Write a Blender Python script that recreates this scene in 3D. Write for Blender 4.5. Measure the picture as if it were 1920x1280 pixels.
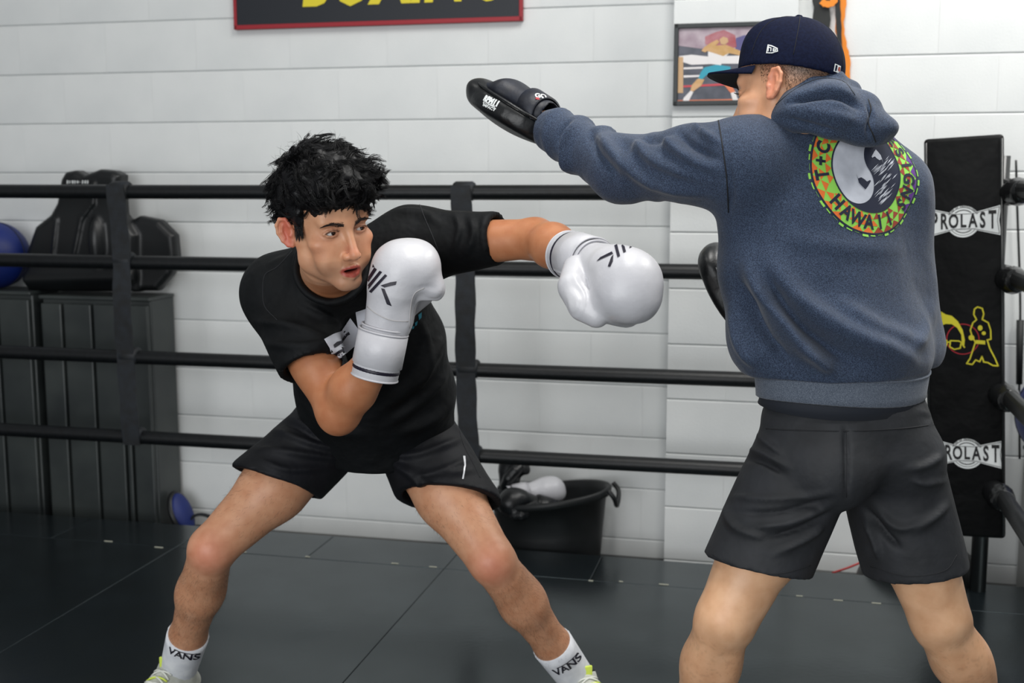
import bpy, bmesh, math, random
import numpy as np
from mathutils import Vector, Matrix
from mathutils.bvhtree import BVHTree

for o in list(bpy.data.objects):
    bpy.data.objects.remove(o, do_unlink=True)
SC = bpy.context.scene
COL = SC.collection
random.seed(7)

# ------------------------------------------------------------------ camera
FPX, HOR, CAMZ = 2200.0, 334.0, 1.35
PITCH = math.atan((640 - HOR) / FPX)
cam_d = bpy.data.cameras.new('camera')
cam = bpy.data.objects.new('camera', cam_d)
COL.objects.link(cam)
cam.location = (0, 0, CAMZ)
cam.rotation_euler = (math.pi / 2 - PITCH, 0, 0)
cam_d.sensor_width = 36.0
cam_d.lens = FPX / 1920 * 36
cam_d.clip_start = 0.05
cam_d.dof.use_dof = True
cam_d.dof.focus_distance = 2.36
cam_d.dof.aperture_fstop = 4.5
SC.camera = cam

# ------------------------------------------------------------------ world, lamps, exposure
w = bpy.data.worlds.new('world')
SC.world = w
w.use_nodes = True
w.node_tree.nodes['Background'].inputs[0].default_value = (0.93, 0.97, 1.0, 1)
w.node_tree.nodes['Background'].inputs[1].default_value = 0.23
SC.view_settings.view_transform = 'Standard'
SC.view_settings.look = 'None'
SC.view_settings.gamma = 1.0
SC.view_settings.use_curve_mapping = False
SC.view_settings.exposure = 0.0

def area(name, loc, target, sx, sy, power, col=(1, 1, 1)):
    l = bpy.data.lights.new(name, 'AREA')
    l.shape = 'RECTANGLE'; l.size = sx; l.size_y = sy
    l.energy = power; l.color = col
    o = bpy.data.objects.new(name, l); COL.objects.link(o)
    o.location = loc
    d = Vector(target) - Vector(loc)
    o.rotation_euler = d.to_track_quat('-Z', 'Y').to_euler()
    return o
# rows of fluorescent ceiling lamps over the ring and a daylight door behind the photographer
LAMP = (1.0, 0.985, 0.95)
area('ceiling_lamp_light', (-1.6, 1.9, 3.9), (-1.6, 1.9, 0), 0.5, 2.4, 20, LAMP)
area('ceiling_lamp_light', (0.5, 1.7, 3.9), (0.5, 1.7, 0), 0.5, 2.4, 84, LAMP)
area('ceiling_lamp_light', (2.4, 2.9, 3.6), (2.4, 2.9, 0), 0.5, 2.4, 100, LAMP)
area('door_daylight', (-1.9, -2.6, 1.55), (0.5, 3.2, 0.95), 4.4, 2.9, 192, (0.97, 0.985, 1.0))

def at(px, py, Y):
    """world point seen at pixel (px,py) of the 1920x1280 frame standing at world depth Y"""
    v = (640.0 - py) / FPX; u = (px - 960.0) / FPX
    dy = math.cos(PITCH) + v * math.sin(PITCH)
    dz = -math.sin(PITCH) + v * math.cos(PITCH)
    t = Y / dy
    return np.array([u * t, Y, CAMZ + dz * t])

def topix(V):
    V = np.asarray(V, dtype=np.float64)
    x, y, z = V[..., 0], V[..., 1], V[..., 2] - CAMZ
    f = y * math.cos(PITCH) - z * math.sin(PITCH)
    up = y * math.sin(PITCH) + z * math.cos(PITCH)
    return 960 + FPX * x / f, 640 - FPX * up / f

# ------------------------------------------------------------------ materials
def C(r, g, b):
    f = lambda c: ((c / 255.0 + 0.055) / 1.055) ** 2.4 if c > 10.31 else c / 255.0 / 12.92
    return (f(r), f(g), f(b), 1.0)

def mat(name, col, rough=0.6, col2=None, nscale=8.0, ndetail=4.0, nlo=0.35, nhi=0.65, bump=0.0, bscale=None,
        metal=0.0, sheen=0.0, spec=0.5, coat=0.0, stretch=None, attr=None, sss=0.0, bump2=0.0, b2scale=40, rough2=None):
    m = bpy.data.materials.new(name)
    m.use_nodes = True
    nt = m.node_tree; N = nt.nodes; L = nt.links
    bs = N['Principled BSDF']
    bs.inputs['Base Color'].default_value = col
    bs.inputs['Roughness'].default_value = rough
    bs.inputs['Metallic'].default_value = metal
    bs.inputs['Specular IOR Level'].default_value = spec
    bs.inputs['Coat Weight'].default_value = coat
    bs.inputs['Coat Roughness'].default_value = 0.25
    if sheen:
        bs.inputs['Sheen Weight'].default_value = sheen
        bs.inputs['Sheen Roughness'].default_value = 0.5
    if sss:
        bs.inputs['Subsurface Weight'].default_value = sss
        bs.inputs['Subsurface Radius'].default_value = (0.012, 0.005, 0.003)
        bs.inputs['Subsurface Scale'].default_value = 0.6
    tc = N.new('ShaderNodeTexCoord')
    vec = tc.outputs['Object']
    if stretch:
        mp = N.new('ShaderNodeMapping'); mp.inputs['Scale'].default_value = stretch
        L.new(vec, mp.inputs[0]); vec = mp.outputs[0]
    src = None
    if attr:
        a = N.new('ShaderNodeAttribute'); a.attribute_name = attr
        src = a.outputs['Color']
    if col2 is not None:
        n = N.new('ShaderNodeTexNoise'); n.inputs['Scale'].default_value = nscale; n.inputs['Detail'].default_value = ndetail
        L.new(vec, n.inputs['Vector'])
        mr = N.new('ShaderNodeMapRange'); mr.inputs[1].default_value = nlo; mr.inputs[2].default_value = nhi
        L.new(n.outputs[0], mr.inputs[0])
        mx = N.new('ShaderNodeMix'); mx.data_type = 'RGBA'
        L.new(mr.outputs[0], mx.inputs[0])
        if src is not None:
            mx.blend_type = 'MULTIPLY'
            L.new(src, mx.inputs[6]); mx.inputs[7].default_value = col2
        else:
            mx.inputs[6].default_value = col; mx.inputs[7].default_value = col2
        src = mx.outputs[2]
        if rough2 is not None:
            m2 = N.new('ShaderNodeMapRange'); m2.inputs[1].default_value = nlo; m2.inputs[2].default_value = nhi
            m2.inputs[3].default_value = rough; m2.inputs[4].default_value = rough2
            L.new(n.outputs[0], m2.inputs[0]); L.new(m2.outputs[0], bs.inputs['Roughness'])
    if src is not None:
        L.new(src, bs.inputs['Base Color'])
    nrm = None
    for st, sc in ((bump, bscale or nscale), (bump2, b2scale)):
        if st:
            n2 = N.new('ShaderNodeTexNoise'); n2.inputs['Scale'].default_value = sc; n2.inputs['Detail'].default_value = 3
            L.new(vec, n2.inputs['Vector'])
            b = N.new('ShaderNodeBump'); b.inputs['Strength'].default_value = st; b.inputs['Distance'].default_value = 1.0 / sc * 0.25
            L.new(n2.outputs[0], b.inputs['Height'])
            if nrm is not None: L.new(nrm, b.inputs['Normal'])
            nrm = b.outputs[0]
    if nrm is not None: L.new(nrm, bs.inputs['Normal'])
    return m

M = {}
M['wall'] = mat('white_painted_block', C(228, 230, 229), 0.55, C(214, 217, 217), 2.2, 6, bump=0.25, bscale=140)
M['mortar'] = mat('painted_mortar', C(190, 193, 193), 0.7)
M['mat_floor'] = mat('black_vinyl_mat', C(12, 16, 18), 0.26, C(20, 25, 28), 5, 8, bump=0.05, bscale=60, spec=1.0, rough2=0.20)
M['mat_floor'].node_tree.nodes['Principled BSDF'].inputs['Specular Tint'].default_value = (0.78, 0.95, 1.0, 1)
M['mat_base'] = mat('mat_foam_base', C(18, 19, 20), 0.8)
M['concrete'] = mat('concrete_floor', C(70, 72, 72), 0.7, C(90, 90, 88), 4, 6)
M['chalk'] = mat('scuffed_white_lacing', C(176, 176, 160), 0.8)
M['rope'] = mat('rope_black_vinyl', C(6, 8, 10), 0.42, C(12, 15, 18), 60, 3, spec=0.4, bump=0.2, bscale=120)
M['strap'] = mat('black_webbing', C(8, 11, 14), 0.65, C(20, 26, 33), 26, 3, bump=0.5, bscale=200)
M['pad'] = mat('black_pad_vinyl', C(4, 5, 6), 0.55, C(8, 9, 10), 5, 4, spec=0.15, bump=0.35, bscale=10)
M['pad_edge'] = mat('pad_edge_vinyl', C(30, 32, 33), 0.3)
M['turn'] = mat('shiny_black_cover', C(20, 21, 22), 0.22, bump=0.8, bscale=28)
M['steel'] = mat('steel', C(120, 122, 124), 0.35, metal=0.9)
M['white_print'] = mat('white_print', C(222, 226, 226), 0.6)
M['black_print'] = mat('black_print', C(12, 12, 14), 0.6)
M['yellow_print'] = mat('yellow_print', C(206, 196, 36), 0.6)
M['red_print'] = mat('red_print', C(160, 16, 34), 0.6)
M['cab'] = mat('dark_grey_panel', C(56, 61, 60), 0.42, C(40, 45, 46), 4, 4)
M['cab_gap'] = mat('dark_panel_seam', C(12, 14, 15), 0.6)
M['shield'] = mat('black_moulded_leather', C(14, 17, 19), 0.4, C(10, 12, 14), 8, 3)
M['blue'] = mat('blue_vinyl', C(8, 36, 112), 0.5, C(6, 28, 92), 6, 3)
M['bin'] = mat('black_rubber_tub', C(15, 18, 19), 0.5, C(22, 25, 27), 10, 3)
M['dome'] = mat('black_rubber', C(18, 20, 20), 0.45)
M['redcord'] = mat('red_cord', C(190, 60, 60), 0.6)
M['skin'] = mat('skin', C(200, 150, 120), 0.44, (0.86, 0.76, 0.70, 1), 38, 5, 0.35, 0.75, attr='col', sss=0.08, bump=0.12, bscale=260, spec=0.42)
M['skin_t'] = mat('skin_tan', C(200, 150, 120), 0.42, (0.84, 0.76, 0.70, 1), 30, 5, 0.35, 0.75, attr='col', sss=0.08, bump=0.10, bscale=240, spec=0.42)
M['hair'] = mat('black_hair', C(6, 6, 8), 0.5, C(11, 11, 14), 70, 2, spec=0.3)
M['hair_t'] = mat('short_brown_hair', C(44, 36, 31), 0.7, spec=0.3)
M['brow'] = mat('eyebrow_hair', C(40, 27, 22), 0.7)
M['eye'] = mat('eye', C(225, 225, 222), 0.12, attr='col')
M['tee'] = mat('black_cotton', C(5, 7, 9), 0.7, C(9, 12, 15), 14, 4, bump=0.25, bscale=420, spec=0.22, bump2=0.6, b2scale=13)
M['short_b'] = mat('black_sport_fabric', C(7, 9, 14), 0.66, C(12, 14, 21), 12, 3, bump=0.15, bscale=500, spec=0.3, bump2=0.3, b2scale=18)
M['silver'] = mat('reflective_silver', C(210, 212, 216), 0.3)
M['glove'] = mat('white_leather', C(200, 200, 204), 0.38, C(188, 188, 193), 10, 4, bump=0.18, bscale=70, bump2=0.15, b2scale=220, spec=0.5)
M['glove_in'] = mat('glove_lining', C(196, 196, 198), 0.7)
M['logo_dk'] = mat('dark_navy_print', C(20, 16, 34), 0.45)
M['tan_line'] = mat('seam_thread', C(170, 168, 168), 0.7)
M['teal'] = mat('teal_print', C(20, 110, 130), 0.7)
M['shirt_print'] = mat('white_shirt_print', C(206, 210, 220), 0.7)
M['sock'] = mat('white_ribbed_sock', C(222, 224, 228), 0.85, C(205, 208, 214), 30, 2)
M['shoe'] = mat('grey_beige_shoe_mesh', C(176, 178, 168), 0.7, C(196, 198, 190), 40, 3, bump=0.4, bscale=300)
M['shoe_neon'] = mat('neon_yellow_trim', C(206, 224, 90), 0.6)
M['shoe_dark'] = mat('black_shoe_lining', C(20, 24, 30), 0.7)
M['lace'] = mat('white_lace', C(212, 214, 206), 0.7)
M['sole'] = mat('shoe_sole', C(206, 206, 196), 0.6)
M['hood'] = mat('heather_navy_fleece', C(25, 37, 57), 0.9, C(64, 79, 103), 520, 2, 0.38, 0.68, bump=0.5, bscale=500, sheen=0.12, bump2=0.3, b2scale=14)
M['rib'] = mat('heather_rib_knit', C(72, 81, 95), 0.9, C(108, 117, 130), 620, 2, 0.40, 0.66, bump=0.5, bscale=400, sheen=0.12)
M['under'] = mat('dark_undershirt', C(30, 35, 44), 0.8, bump=0.2, bscale=200)
M['short_t'] = mat('charcoal_sport_fabric', C(34, 36, 39), 0.7, C(41, 43, 47), 16, 3, bump=0.2, bscale=500, spec=0.35, bump2=0.35, b2scale=20)
M['seam'] = mat('dark_seam', C(22, 24, 28), 0.8)
M['cap'] = mat('navy_cap_wool', C(10, 15, 36), 0.85, C(15, 22, 46), 200, 2, bump=0.4, bscale=400, spec=0.12)
M['cap_dk'] = mat('cap_underbrim', C(10, 11, 16), 0.85)
M['mitt'] = mat('black_mitt_leather', C(9, 11, 13), 0.38, C(14, 17, 20), 20, 3, bump=0.25, bscale=50)
M['mitt_b'] = mat('navy_black_mitt_fabric', C(10, 14, 25), 0.55, C(16, 22, 37), 40, 3, bump=0.3, bscale=120)
M['em_green'] = mat('green_print', C(142, 208, 84), 0.8)
M['em_orange'] = mat('orange_print', C(222, 112, 46), 0.8)
M['em_rust'] = mat('rust_print', C(150, 62, 44), 0.75)
M['em_purple'] = mat('purple_print', C(92, 50, 130), 0.75)
M['em_dark'] = mat('navy_print', C(30, 36, 56), 0.8)
M['em_grey'] = mat('pale_grey_print', C(200, 204, 214), 0.75, C(186, 190, 200), 40, 4)
M['frame'] = mat('black_picture_frame', C(20, 28, 30), 0.4)
M['p_dark'] = mat('picture_dark', C(66, 70, 80), 0.5, C(90, 92, 104), 20, 4)
M['p_crowd'] = mat('picture_crowd', C(150, 130, 142), 0.5, C(190, 176, 184), 14, 3)
M['p_red'] = mat('picture_red', C(160, 72, 78), 0.5, C(176, 120, 128), 20, 3)
M['p_purple'] = mat('picture_purple', C(84, 80, 130), 0.5)
M['p_white'] = mat('picture_white', C(226, 222, 222), 0.5)
M['p_skin'] = mat('picture_skin', C(206, 164, 120), 0.5, C(190, 150, 90), 30, 3)
M['p_teal'] = mat('picture_teal', C(40, 152, 176), 0.5)
M['p_orange'] = mat('picture_orange', C(220, 124, 84), 0.5)
M['p_redrope'] = mat('picture_red_rope', C(196, 66, 76), 0.5)
M['p_wood'] = mat('picture_post', C(196, 160, 120), 0.5)
M['sign'] = mat('sign_board', C(14, 20, 30), 0.5)
M['sign_red'] = mat('sign_red_edge', C(150, 22, 36), 0.5)
M['sign_yel'] = mat('sign_yellow', C(222, 204, 40), 0.5)
M['orange'] = mat('orange_webbing', C(226, 130, 20), 0.6)
M['black_s'] = mat('black_webbing_plain', C(14, 18, 18), 0.6)
M['lamp'] = mat('lamp_housing', C(230, 230, 230), 0.5)
M['box'] = mat('grey_box', C(150, 150, 148), 0.7)
M['mouth'] = mat('mouth_dark', C(60, 16, 18), 0.5)
M['teeth'] = mat('teeth', C(210, 205, 195), 0.3)

# ------------------------------------------------------------------ scene helpers
def new_mesh(name, V, Fs, mats, parent=None, smooth=True, origin=None, midx=None):
    V = np.asarray(V, dtype=np.float64)
    if origin is None and parent is not None:
        origin = np.array(parent['_o']) if '_o' in parent else np.array(parent.location)
    if origin is None: origin = np.zeros(3)
    me = bpy.data.meshes.new(name)
    Vl = V - np.asarray(origin)
    if isinstance(Fs, np.ndarray) and Fs.ndim == 2:
        n, k = Fs.shape
        me.vertices.add(len(Vl)); me.vertices.foreach_set('co', Vl.astype(np.float32).ravel())
        me.loops.add(n * k); me.loops.foreach_set('vertex_index', Fs.astype(np.int32).ravel())
        me.polygons.add(n)
        me.polygons.foreach_set('loop_start', (np.arange(n) * k).astype(np.int32))
        me.polygons.foreach_set('loop_total', np.full(n, k, dtype=np.int32))
        me.update(calc_edges=True)
    else:
        me.from_pydata([tuple(v) for v in Vl], [], [tuple(int(i) for i in f) for f in Fs])
    if not isinstance(mats, (list, tuple)): mats = [mats]
    for m in mats: me.materials.append(m)
    if midx is not None:
        me.polygons.foreach_set('material_index', np.asarray(midx, dtype=np.int32))
    me.polygons.foreach_set('use_smooth', np.full(len(me.polygons), smooth, dtype=bool))
    me.validate(); me.update()
    o = bpy.data.objects.new(name, me); COL.objects.link(o)
    if parent is not None:
        o.parent = parent
        p = np.asarray(origin) - (np.array(parent['_o']) if '_o' in parent else np.array(parent.location))
        o.location = tuple(p)
        o['_o'] = [float(c) for c in origin]
    else:
        o.location = tuple(float(c) for c in origin)
        o['_o'] = [float(c) for c in origin]
    return o

def thing(name, loc, label, cat, group=None):
    o = bpy.data.objects.new(name, None); COL.objects.link(o)
    o.empty_display_size = 0.1
    o.location = tuple(float(c) for c in loc)
    o['_o'] = [float(c) for c in loc]
    return tag(o, label, cat, group)

def tag(o, label=None, cat=None, group=None, kind=None):
    if label: o['label'] = label
    if cat: o['category'] = cat
    if group: o['group'] = group
    if kind: o['kind'] = kind
    return o

def nrmz(v):
    v = np.asarray(v, dtype=np.float64); return v / (np.linalg.norm(v) + 1e-12)

def frame_from(z, xhint):
    z = nrmz(z); x = np.asarray(xhint, float); x = nrmz(x - z * np.dot(x, z)); y = np.cross(z, x)
    return np.stack([x, y, z])     # rows

def tube(path, rad, seg=12, closed=False, caps=True, flat=1.0, up=None):
    """swept tube; rad scalar or list; returns V, F"""
    P_ = [np.asarray(p, float) for p in path]; n = len(P_)
    R_ = [rad] * n if np.isscalar(rad) else list(rad)
    V = []; Fs = []
    nx = None
    for i in range(n):
        if closed: t = P_[(i + 1) % n] - P_[i - 1]
        else: t = P_[min(i + 1, n - 1)] - P_[max(i - 1, 0)]
        t = nrmz(t)
        if nx is None:
            h = np.array(up if up is not None else ((0, 0, 1) if abs(t[2]) < 0.9 else (1, 0, 0)), float)
            nx = nrmz(h - t * np.dot(h, t))
        elif up is not None:
            h = np.array(up, float); nx = nrmz(h - t * np.dot(h, t))
        else:
            nx = nrmz(nx - t * np.dot(nx, t))
        ny = np.cross(t, nx)
        for k in range(seg):
            a = 2 * math.pi * k / seg
            V.append(P_[i] + R_[i] * (math.cos(a) * nx * flat + math.sin(a) * ny))
    m = n if closed else n - 1
    for i in range(m):
        for k in range(seg):
            a = i * seg + k; b = i * seg + (k + 1) % seg
            c = ((i + 1) % n) * seg + (k + 1) % seg; d = ((i + 1) % n) * seg + k
            Fs.append((a, b, c, d))
    if caps and not closed:
        Fs.append(tuple(range(seg))[::-1]); Fs.append(tuple((n - 1) * seg + k for k in range(seg)))
    return V, Fs

def merge(*vf):
    V = []; Fs = []
    for v, f in vf:
        b = len(V); V.extend(list(v)); Fs.extend([tuple(i + b for i in q) for q in f])
    return V, Fs

def catmull(pts, n=6):
    P_ = [np.asarray(p, float) for p in pts]
    Q = [2 * P_[0] - P_[1]] + P_ + [2 * P_[-1] - P_[-2]]
    out = []
    for i in range(1, len(Q) - 2):
        for k in range(n):
            t = k / n
            a, b, c, d = Q[i - 1], Q[i], Q[i + 1], Q[i + 2]
            out.append(0.5 * ((2 * b) + (c - a) * t + (2 * a - 5 * b + 4 * c - d) * t * t + (3 * b - a - 3 * c + d) * t ** 3))
    out.append(P_[-1]); return out

def box(cx, cy, cz, sx, sy, sz, bev=0.0, R=None, T=None, seg=2):
    bm = bmesh.new()
    bmesh.ops.create_cube(bm, size=1.0)
    for v in bm.verts: v.co = Vector((v.co.x * sx, v.co.y * sy, v.co.z * sz))
    if bev: bmesh.ops.bevel(bm, geom=list(bm.edges), offset=bev, segments=seg, profile=0.5, affect='EDGES')
    bm.verts.ensure_lookup_table()
    V = [np.array(v.co) + np.array([cx, cy, cz]) for v in bm.verts]
    Fs = [tuple(v.index for v in f.verts) for f in bm.faces]
    bm.free()
    if R is not None: V = [R.T @ v for v in V]      # R rows = local axes in world
    if T is not None: V = [v + np.asarray(T) for v in V]
    return V, Fs

def lathe(prof, seg=40, sx=1.0, sy=1.0):
    V = []; Fs = []
    for r, z in prof:
        for k in range(seg):
            a = 2 * math.pi * k / seg
            V.append(np.array([r * math.cos(a) * sx, r * math.sin(a) * sy, z]))
    for i in range(len(prof) - 1):
        for k in range(seg):
            Fs.append((i * seg + k, i * seg + (k + 1) % seg, (i + 1) * seg + (k + 1) % seg, (i + 1) * seg + k))
    return V, Fs

def xf(VF, R=None, T=None):
    V, Fs = VF
    V = [np.asarray(v, float) for v in V]
    if R is not None: V = [R.T @ v for v in V]
    if T is not None: V = [v + np.asarray(T) for v in V]
    return V, Fs

# ------------------------------------------------------------------ implicit-surface sculpting
def smin(a, b, k):
    if k <= 0: return np.minimum(a, b)
    h = np.maximum(k - np.abs(a - b), 0) / k
    return np.minimum(a, b) - h * h * k * 0.25

class Grid:
    def __init__(self, xs, ys, zs):
        self.ax = [np.asarray(a, dtype=np.float32) for a in (xs, ys, zs)]
        self.d = np.full([len(a) for a in self.ax], 1.0, dtype=np.float32)
    @staticmethod
    def uniform(lo, hi, h):
        return Grid(*[np.arange(lo[i], hi[i] + h, h) for i in range(3)])
    def reg(self, lo, hi):
        sl = []
        for i in range(3):
            a = int(np.searchsorted(self.ax[i], lo[i])); b = int(np.searchsorted(self.ax[i], hi[i]))
            sl.append(slice(max(a - 1, 0), min(b + 1, len(self.ax[i]))))
        g = [self.ax[0][sl[0]][:, None, None], self.ax[1][sl[1]][None, :, None], self.ax[2][sl[2]][None, None, :]]
        return tuple(sl), g
    def add(self, pr, k=0.01):
        fn, lo, hi = pr; p = k + 0.03
        sl, g = self.reg(lo - p, hi + p)
        if any(s.stop <= s.start for s in sl): return
        self.d[sl] = smin(self.d[sl], fn(*g).astype(np.float32), k)
    def sub(self, pr, k=0.005):
        fn, lo, hi = pr; p = k + 0.01
        sl, g = self.reg(lo - p, hi + p)
        if any(s.stop <= s.start for s in sl): return
        self.d[sl] = -smin(-self.d[sl], fn(*g).astype(np.float32), k)
    def cut(self, point, normal, lo=None, hi=None, k=0.0):
        """remove everything on the normal side of the plane (inside the box)"""
        lo = np.array([a[0] for a in self.ax]) if lo is None else np.asarray(lo)
        hi = np.array([a[-1] for a in self.ax]) if hi is None else np.asarray(hi)
        sl, g = self.reg(lo, hi); n = nrmz(normal)
        pl = ((g[0] - point[0]) * n[0] + (g[1] - point[1]) * n[1] + (g[2] - point[2]) * n[2]).astype(np.float32)
        self.d[sl] = -smin(-self.d[sl], -pl, k)
    def mesh(self):
        return surface_nets(self.d, self.ax)

def surface_nets(d, ax):
    ins = d < 0
    nx, ny, nz = d.shape
    def corner(i, j, k): return ins[i:nx - 1 + i, j:ny - 1 + j, k:nz - 1 + k]
    anyc = np.zeros((nx - 1, ny - 1, nz - 1), bool); allc = np.ones_like(anyc)
    for i in (0, 1):
        for j in (0, 1):
            for k in (0, 1):
                c = corner(i, j, k); anyc |= c; allc &= c
    act = anyc & ~allc
    I, J, K = np.nonzero(act)
    idx = np.full(act.shape, -1, dtype=np.int32); idx[I, J, K] = np.arange(len(I))
    acc = np.zeros((len(I), 3)); cnt = np.zeros(len(I))
    X, Y, Z = ax
    cs = [(i, j, k) for i in (0, 1) for j in (0, 1) for k in (0, 1)]
    for a in cs:
        for b in cs:
            if sum(b[m] - a[m] for m in range(3)) != 1 or any(b[m] < a[m] for m in range(3)): continue
            da = d[I + a[0], J + a[1], K + a[2]]; db = d[I + b[0], J + b[1], K + b[2]]
            m = (da < 0) != (db < 0)
            t = da[m] / (da[m] - db[m])
            pa = np.stack([X[I[m] + a[0]], Y[J[m] + a[1]], Z[K[m] + a[2]]], 1)
            pb = np.stack([X[I[m] + b[0]], Y[J[m] + b[1]], Z[K[m] + b[2]]], 1)
            acc[m] += pa + (pb - pa) * t[:, None]; cnt[m] += 1
    V = acc / np.maximum(cnt, 1)[:, None]
    quads = []
    for axis in range(3):
        sa = [slice(None)] * 3; sb = [slice(None)] * 3
        sa[axis] = slice(0, -1); sb[axis] = slice(1, None)
        o1, o2 = (axis + 1) % 3, (axis + 2) % 3
        A = ins[tuple(sa)]; B = ins[tuple(sb)]
        ch = A != B
        m = np.zeros_like(ch); inner = [slice(None)] * 3
        inner[o1] = slice(1, -1); inner[o2] = slice(1, -1)
        m[tuple(inner)] = ch[tuple(inner)]
        E = np.array(np.nonzero(m)).T
        if not len(E): continue
        def cell(d1, d2):
            q = E.copy(); q[:, o1] -= d1; q[:, o2] -= d2
            return idx[q[:, 0], q[:, 1], q[:, 2]]
        q = np.stack([cell(1, 1), cell(0, 1), cell(0, 0), cell(1, 0)], 1)
        flip = ~A[E[:, 0], E[:, 1], E[:, 2]]
        q[flip] = q[flip][:, ::-1]
        quads.append(q)
    Q = np.concatenate(quads)
    Q = Q[(Q >= 0).all(1)]
    return V, Q

def vnormals(V, Q):
    n = np.cross(V[Q[:, 2]] - V[Q[:, 0]], V[Q[:, 3]] - V[Q[:, 1]])
    out = np.zeros_like(V)
    for k in range(4): np.add.at(out, Q[:, k], n)
    return out / (np.linalg.norm(out, axis=1)[:, None] + 1e-12)

def relax(V, Q, it=2, lam=0.5):
    E = np.concatenate([Q[:, [0, 1]], Q[:, [1, 2]], Q[:, [2, 3]], Q[:, [3, 0]]])
    deg = np.bincount(E[:, 0], minlength=len(V)) + np.bincount(E[:, 1], minlength=len(V))
    for _ in range(it):
        s = np.zeros_like(V)
        for c in range(3):
            s[:, c] = np.bincount(E[:, 0], weights=V[E[:, 1], c], minlength=len(V)) + np.bincount(E[:, 1], weights=V[E[:, 0], c], minlength=len(V))
        V = V + lam * (s / np.maximum(deg, 1)[:, None] - V)
    return V

_rng = np.random.RandomState(3)
_lat = _rng.rand(32, 32, 32).astype(np.float32)
def vnoise(P_):
    P_ = np.asarray(P_, dtype=np.float64)
    i = np.floor(P_).astype(int); f = P_ - i; f = f * f * (3 - 2 * f); i &= 31; j = (i + 1) & 31
    def g(a, b, c): return _lat[a, b, c]
    x0, y0, z0 = i[:, 0], i[:, 1], i[:, 2]; x1, y1, z1 = j[:, 0], j[:, 1], j[:, 2]
    fx, fy, fz = f[:, 0], f[:, 1], f[:, 2]
    a = g(x0, y0, z0) * (1 - fx) + g(x1, y0, z0) * fx; b = g(x0, y1, z0) * (1 - fx) + g(x1, y1, z0) * fx
    c = g(x0, y0, z1) * (1 - fx) + g(x1, y0, z1) * fx; d_ = g(x0, y1, z1) * (1 - fx) + g(x1, y1, z1) * fx
    return (a * (1 - fy) + b * fy) * (1 - fz) + (c * (1 - fy) + d_ * fy) * fz - 0.5
def fbm(P_, o=3):
    s = 0; a = 1.0; P_ = np.asarray(P_)
    for k in range(o): s = s + a * vnoise(P_ * 2 ** k + 5.2 * k); a *= 0.5
    return s

def seg_dist(px, py, a, b):
    ax_, ay = a; bx, by = b
    dx, dy = bx - ax_, by - ay
    t = np.clip(((px - ax_) * dx + (py - ay) * dy) / (dx * dx + dy * dy + 1e-9), 0, 1)
    return np.hypot(px - ax_ - t * dx, py - ay - t * dy), t

def folds(V, Q, lst):
    """sculpt cloth creases: every crease is a stroke (pixel polyline, width, height in m), applied to the near surface"""
    Nn = vnormals(V, Q)
    px, py = topix(V)
    vd = V - np.array([0, 0, CAMZ]); vd /= np.linalg.norm(vd, axis=1)[:, None]
    face = np.clip(-(Nn * vd).sum(1) * 1.6, 0, 1)
    D = np.zeros(len(V))
    for pl, wd, amp in lst:
        best = np.full(len(V), 1e9); tt = np.zeros(len(V)); n = len(pl) - 1
        pl = [np.array(p) for p in (catmull([np.array(p, float) for p in pl], 5) if n > 1 else pl)]; n = len(pl) - 1
        for i in range(n):
            dd, t = seg_dist(px, py, pl[i], pl[i + 1])
            m = dd < best; best[m] = dd[m]; tt[m] = (i + t[m]) / n
        tap = np.clip(np.minimum(tt, 1 - tt) * 4, 0, 1) * 0.85 + 0.15
        D += 2.1 * amp * tap * np.exp(-(best / wd) ** 2)
    return V + Nn * (D * face)[:, None]

# primitives -> (function, lo, hi)
def _bb(pts, r):
    pts = np.array(pts); return pts.min(0) - r, pts.max(0) + r

def cone(a, b, r1, r2=None):
    a = np.asarray(a, float); b = np.asarray(b, float); r2 = r1 if r2 is None else r2
    ab = b - a; L2 = float(ab @ ab) + 1e-12
    def fn(x, y, z):
        dx, dy, dz = x - a[0], y - a[1], z - a[2]
        t = np.clip((dx * ab[0] + dy * ab[1] + dz * ab[2]) / L2, 0, 1)
        return np.sqrt((dx - t * ab[0]) ** 2 + (dy - t * ab[1]) ** 2 + (dz - t * ab[2]) ** 2) - (r1 + (r2 - r1) * t)
    lo, hi = _bb([a, b], max(r1, r2)); return fn, lo, hi

def ell(c, r, R=None):
    c = np.asarray(c, float); r = np.asarray(r, float); R = np.eye(3) if R is None else np.asarray(R)
    def fn(x, y, z):
        dx, dy, dz = x - c[0], y - c[1], z - c[2]
        q = [(R[i, 0] * dx + R[i, 1] * dy + R[i, 2] * dz) / r[i] for i in range(3)]
        k0 = np.sqrt(q[0] ** 2 + q[1] ** 2 + q[2] ** 2)
        k1 = np.sqrt((q[0] / r[0]) ** 2 + (q[1] / r[1]) ** 2 + (q[2] / r[2]) ** 2) + 1e-9
        return np.where(k0 < 1e-3, -r.min(), k0 * (k0 - 1) / k1)
    e = np.sqrt(((R * r[:, None]) ** 2).sum(0)); return fn, c - e, c + e

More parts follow.
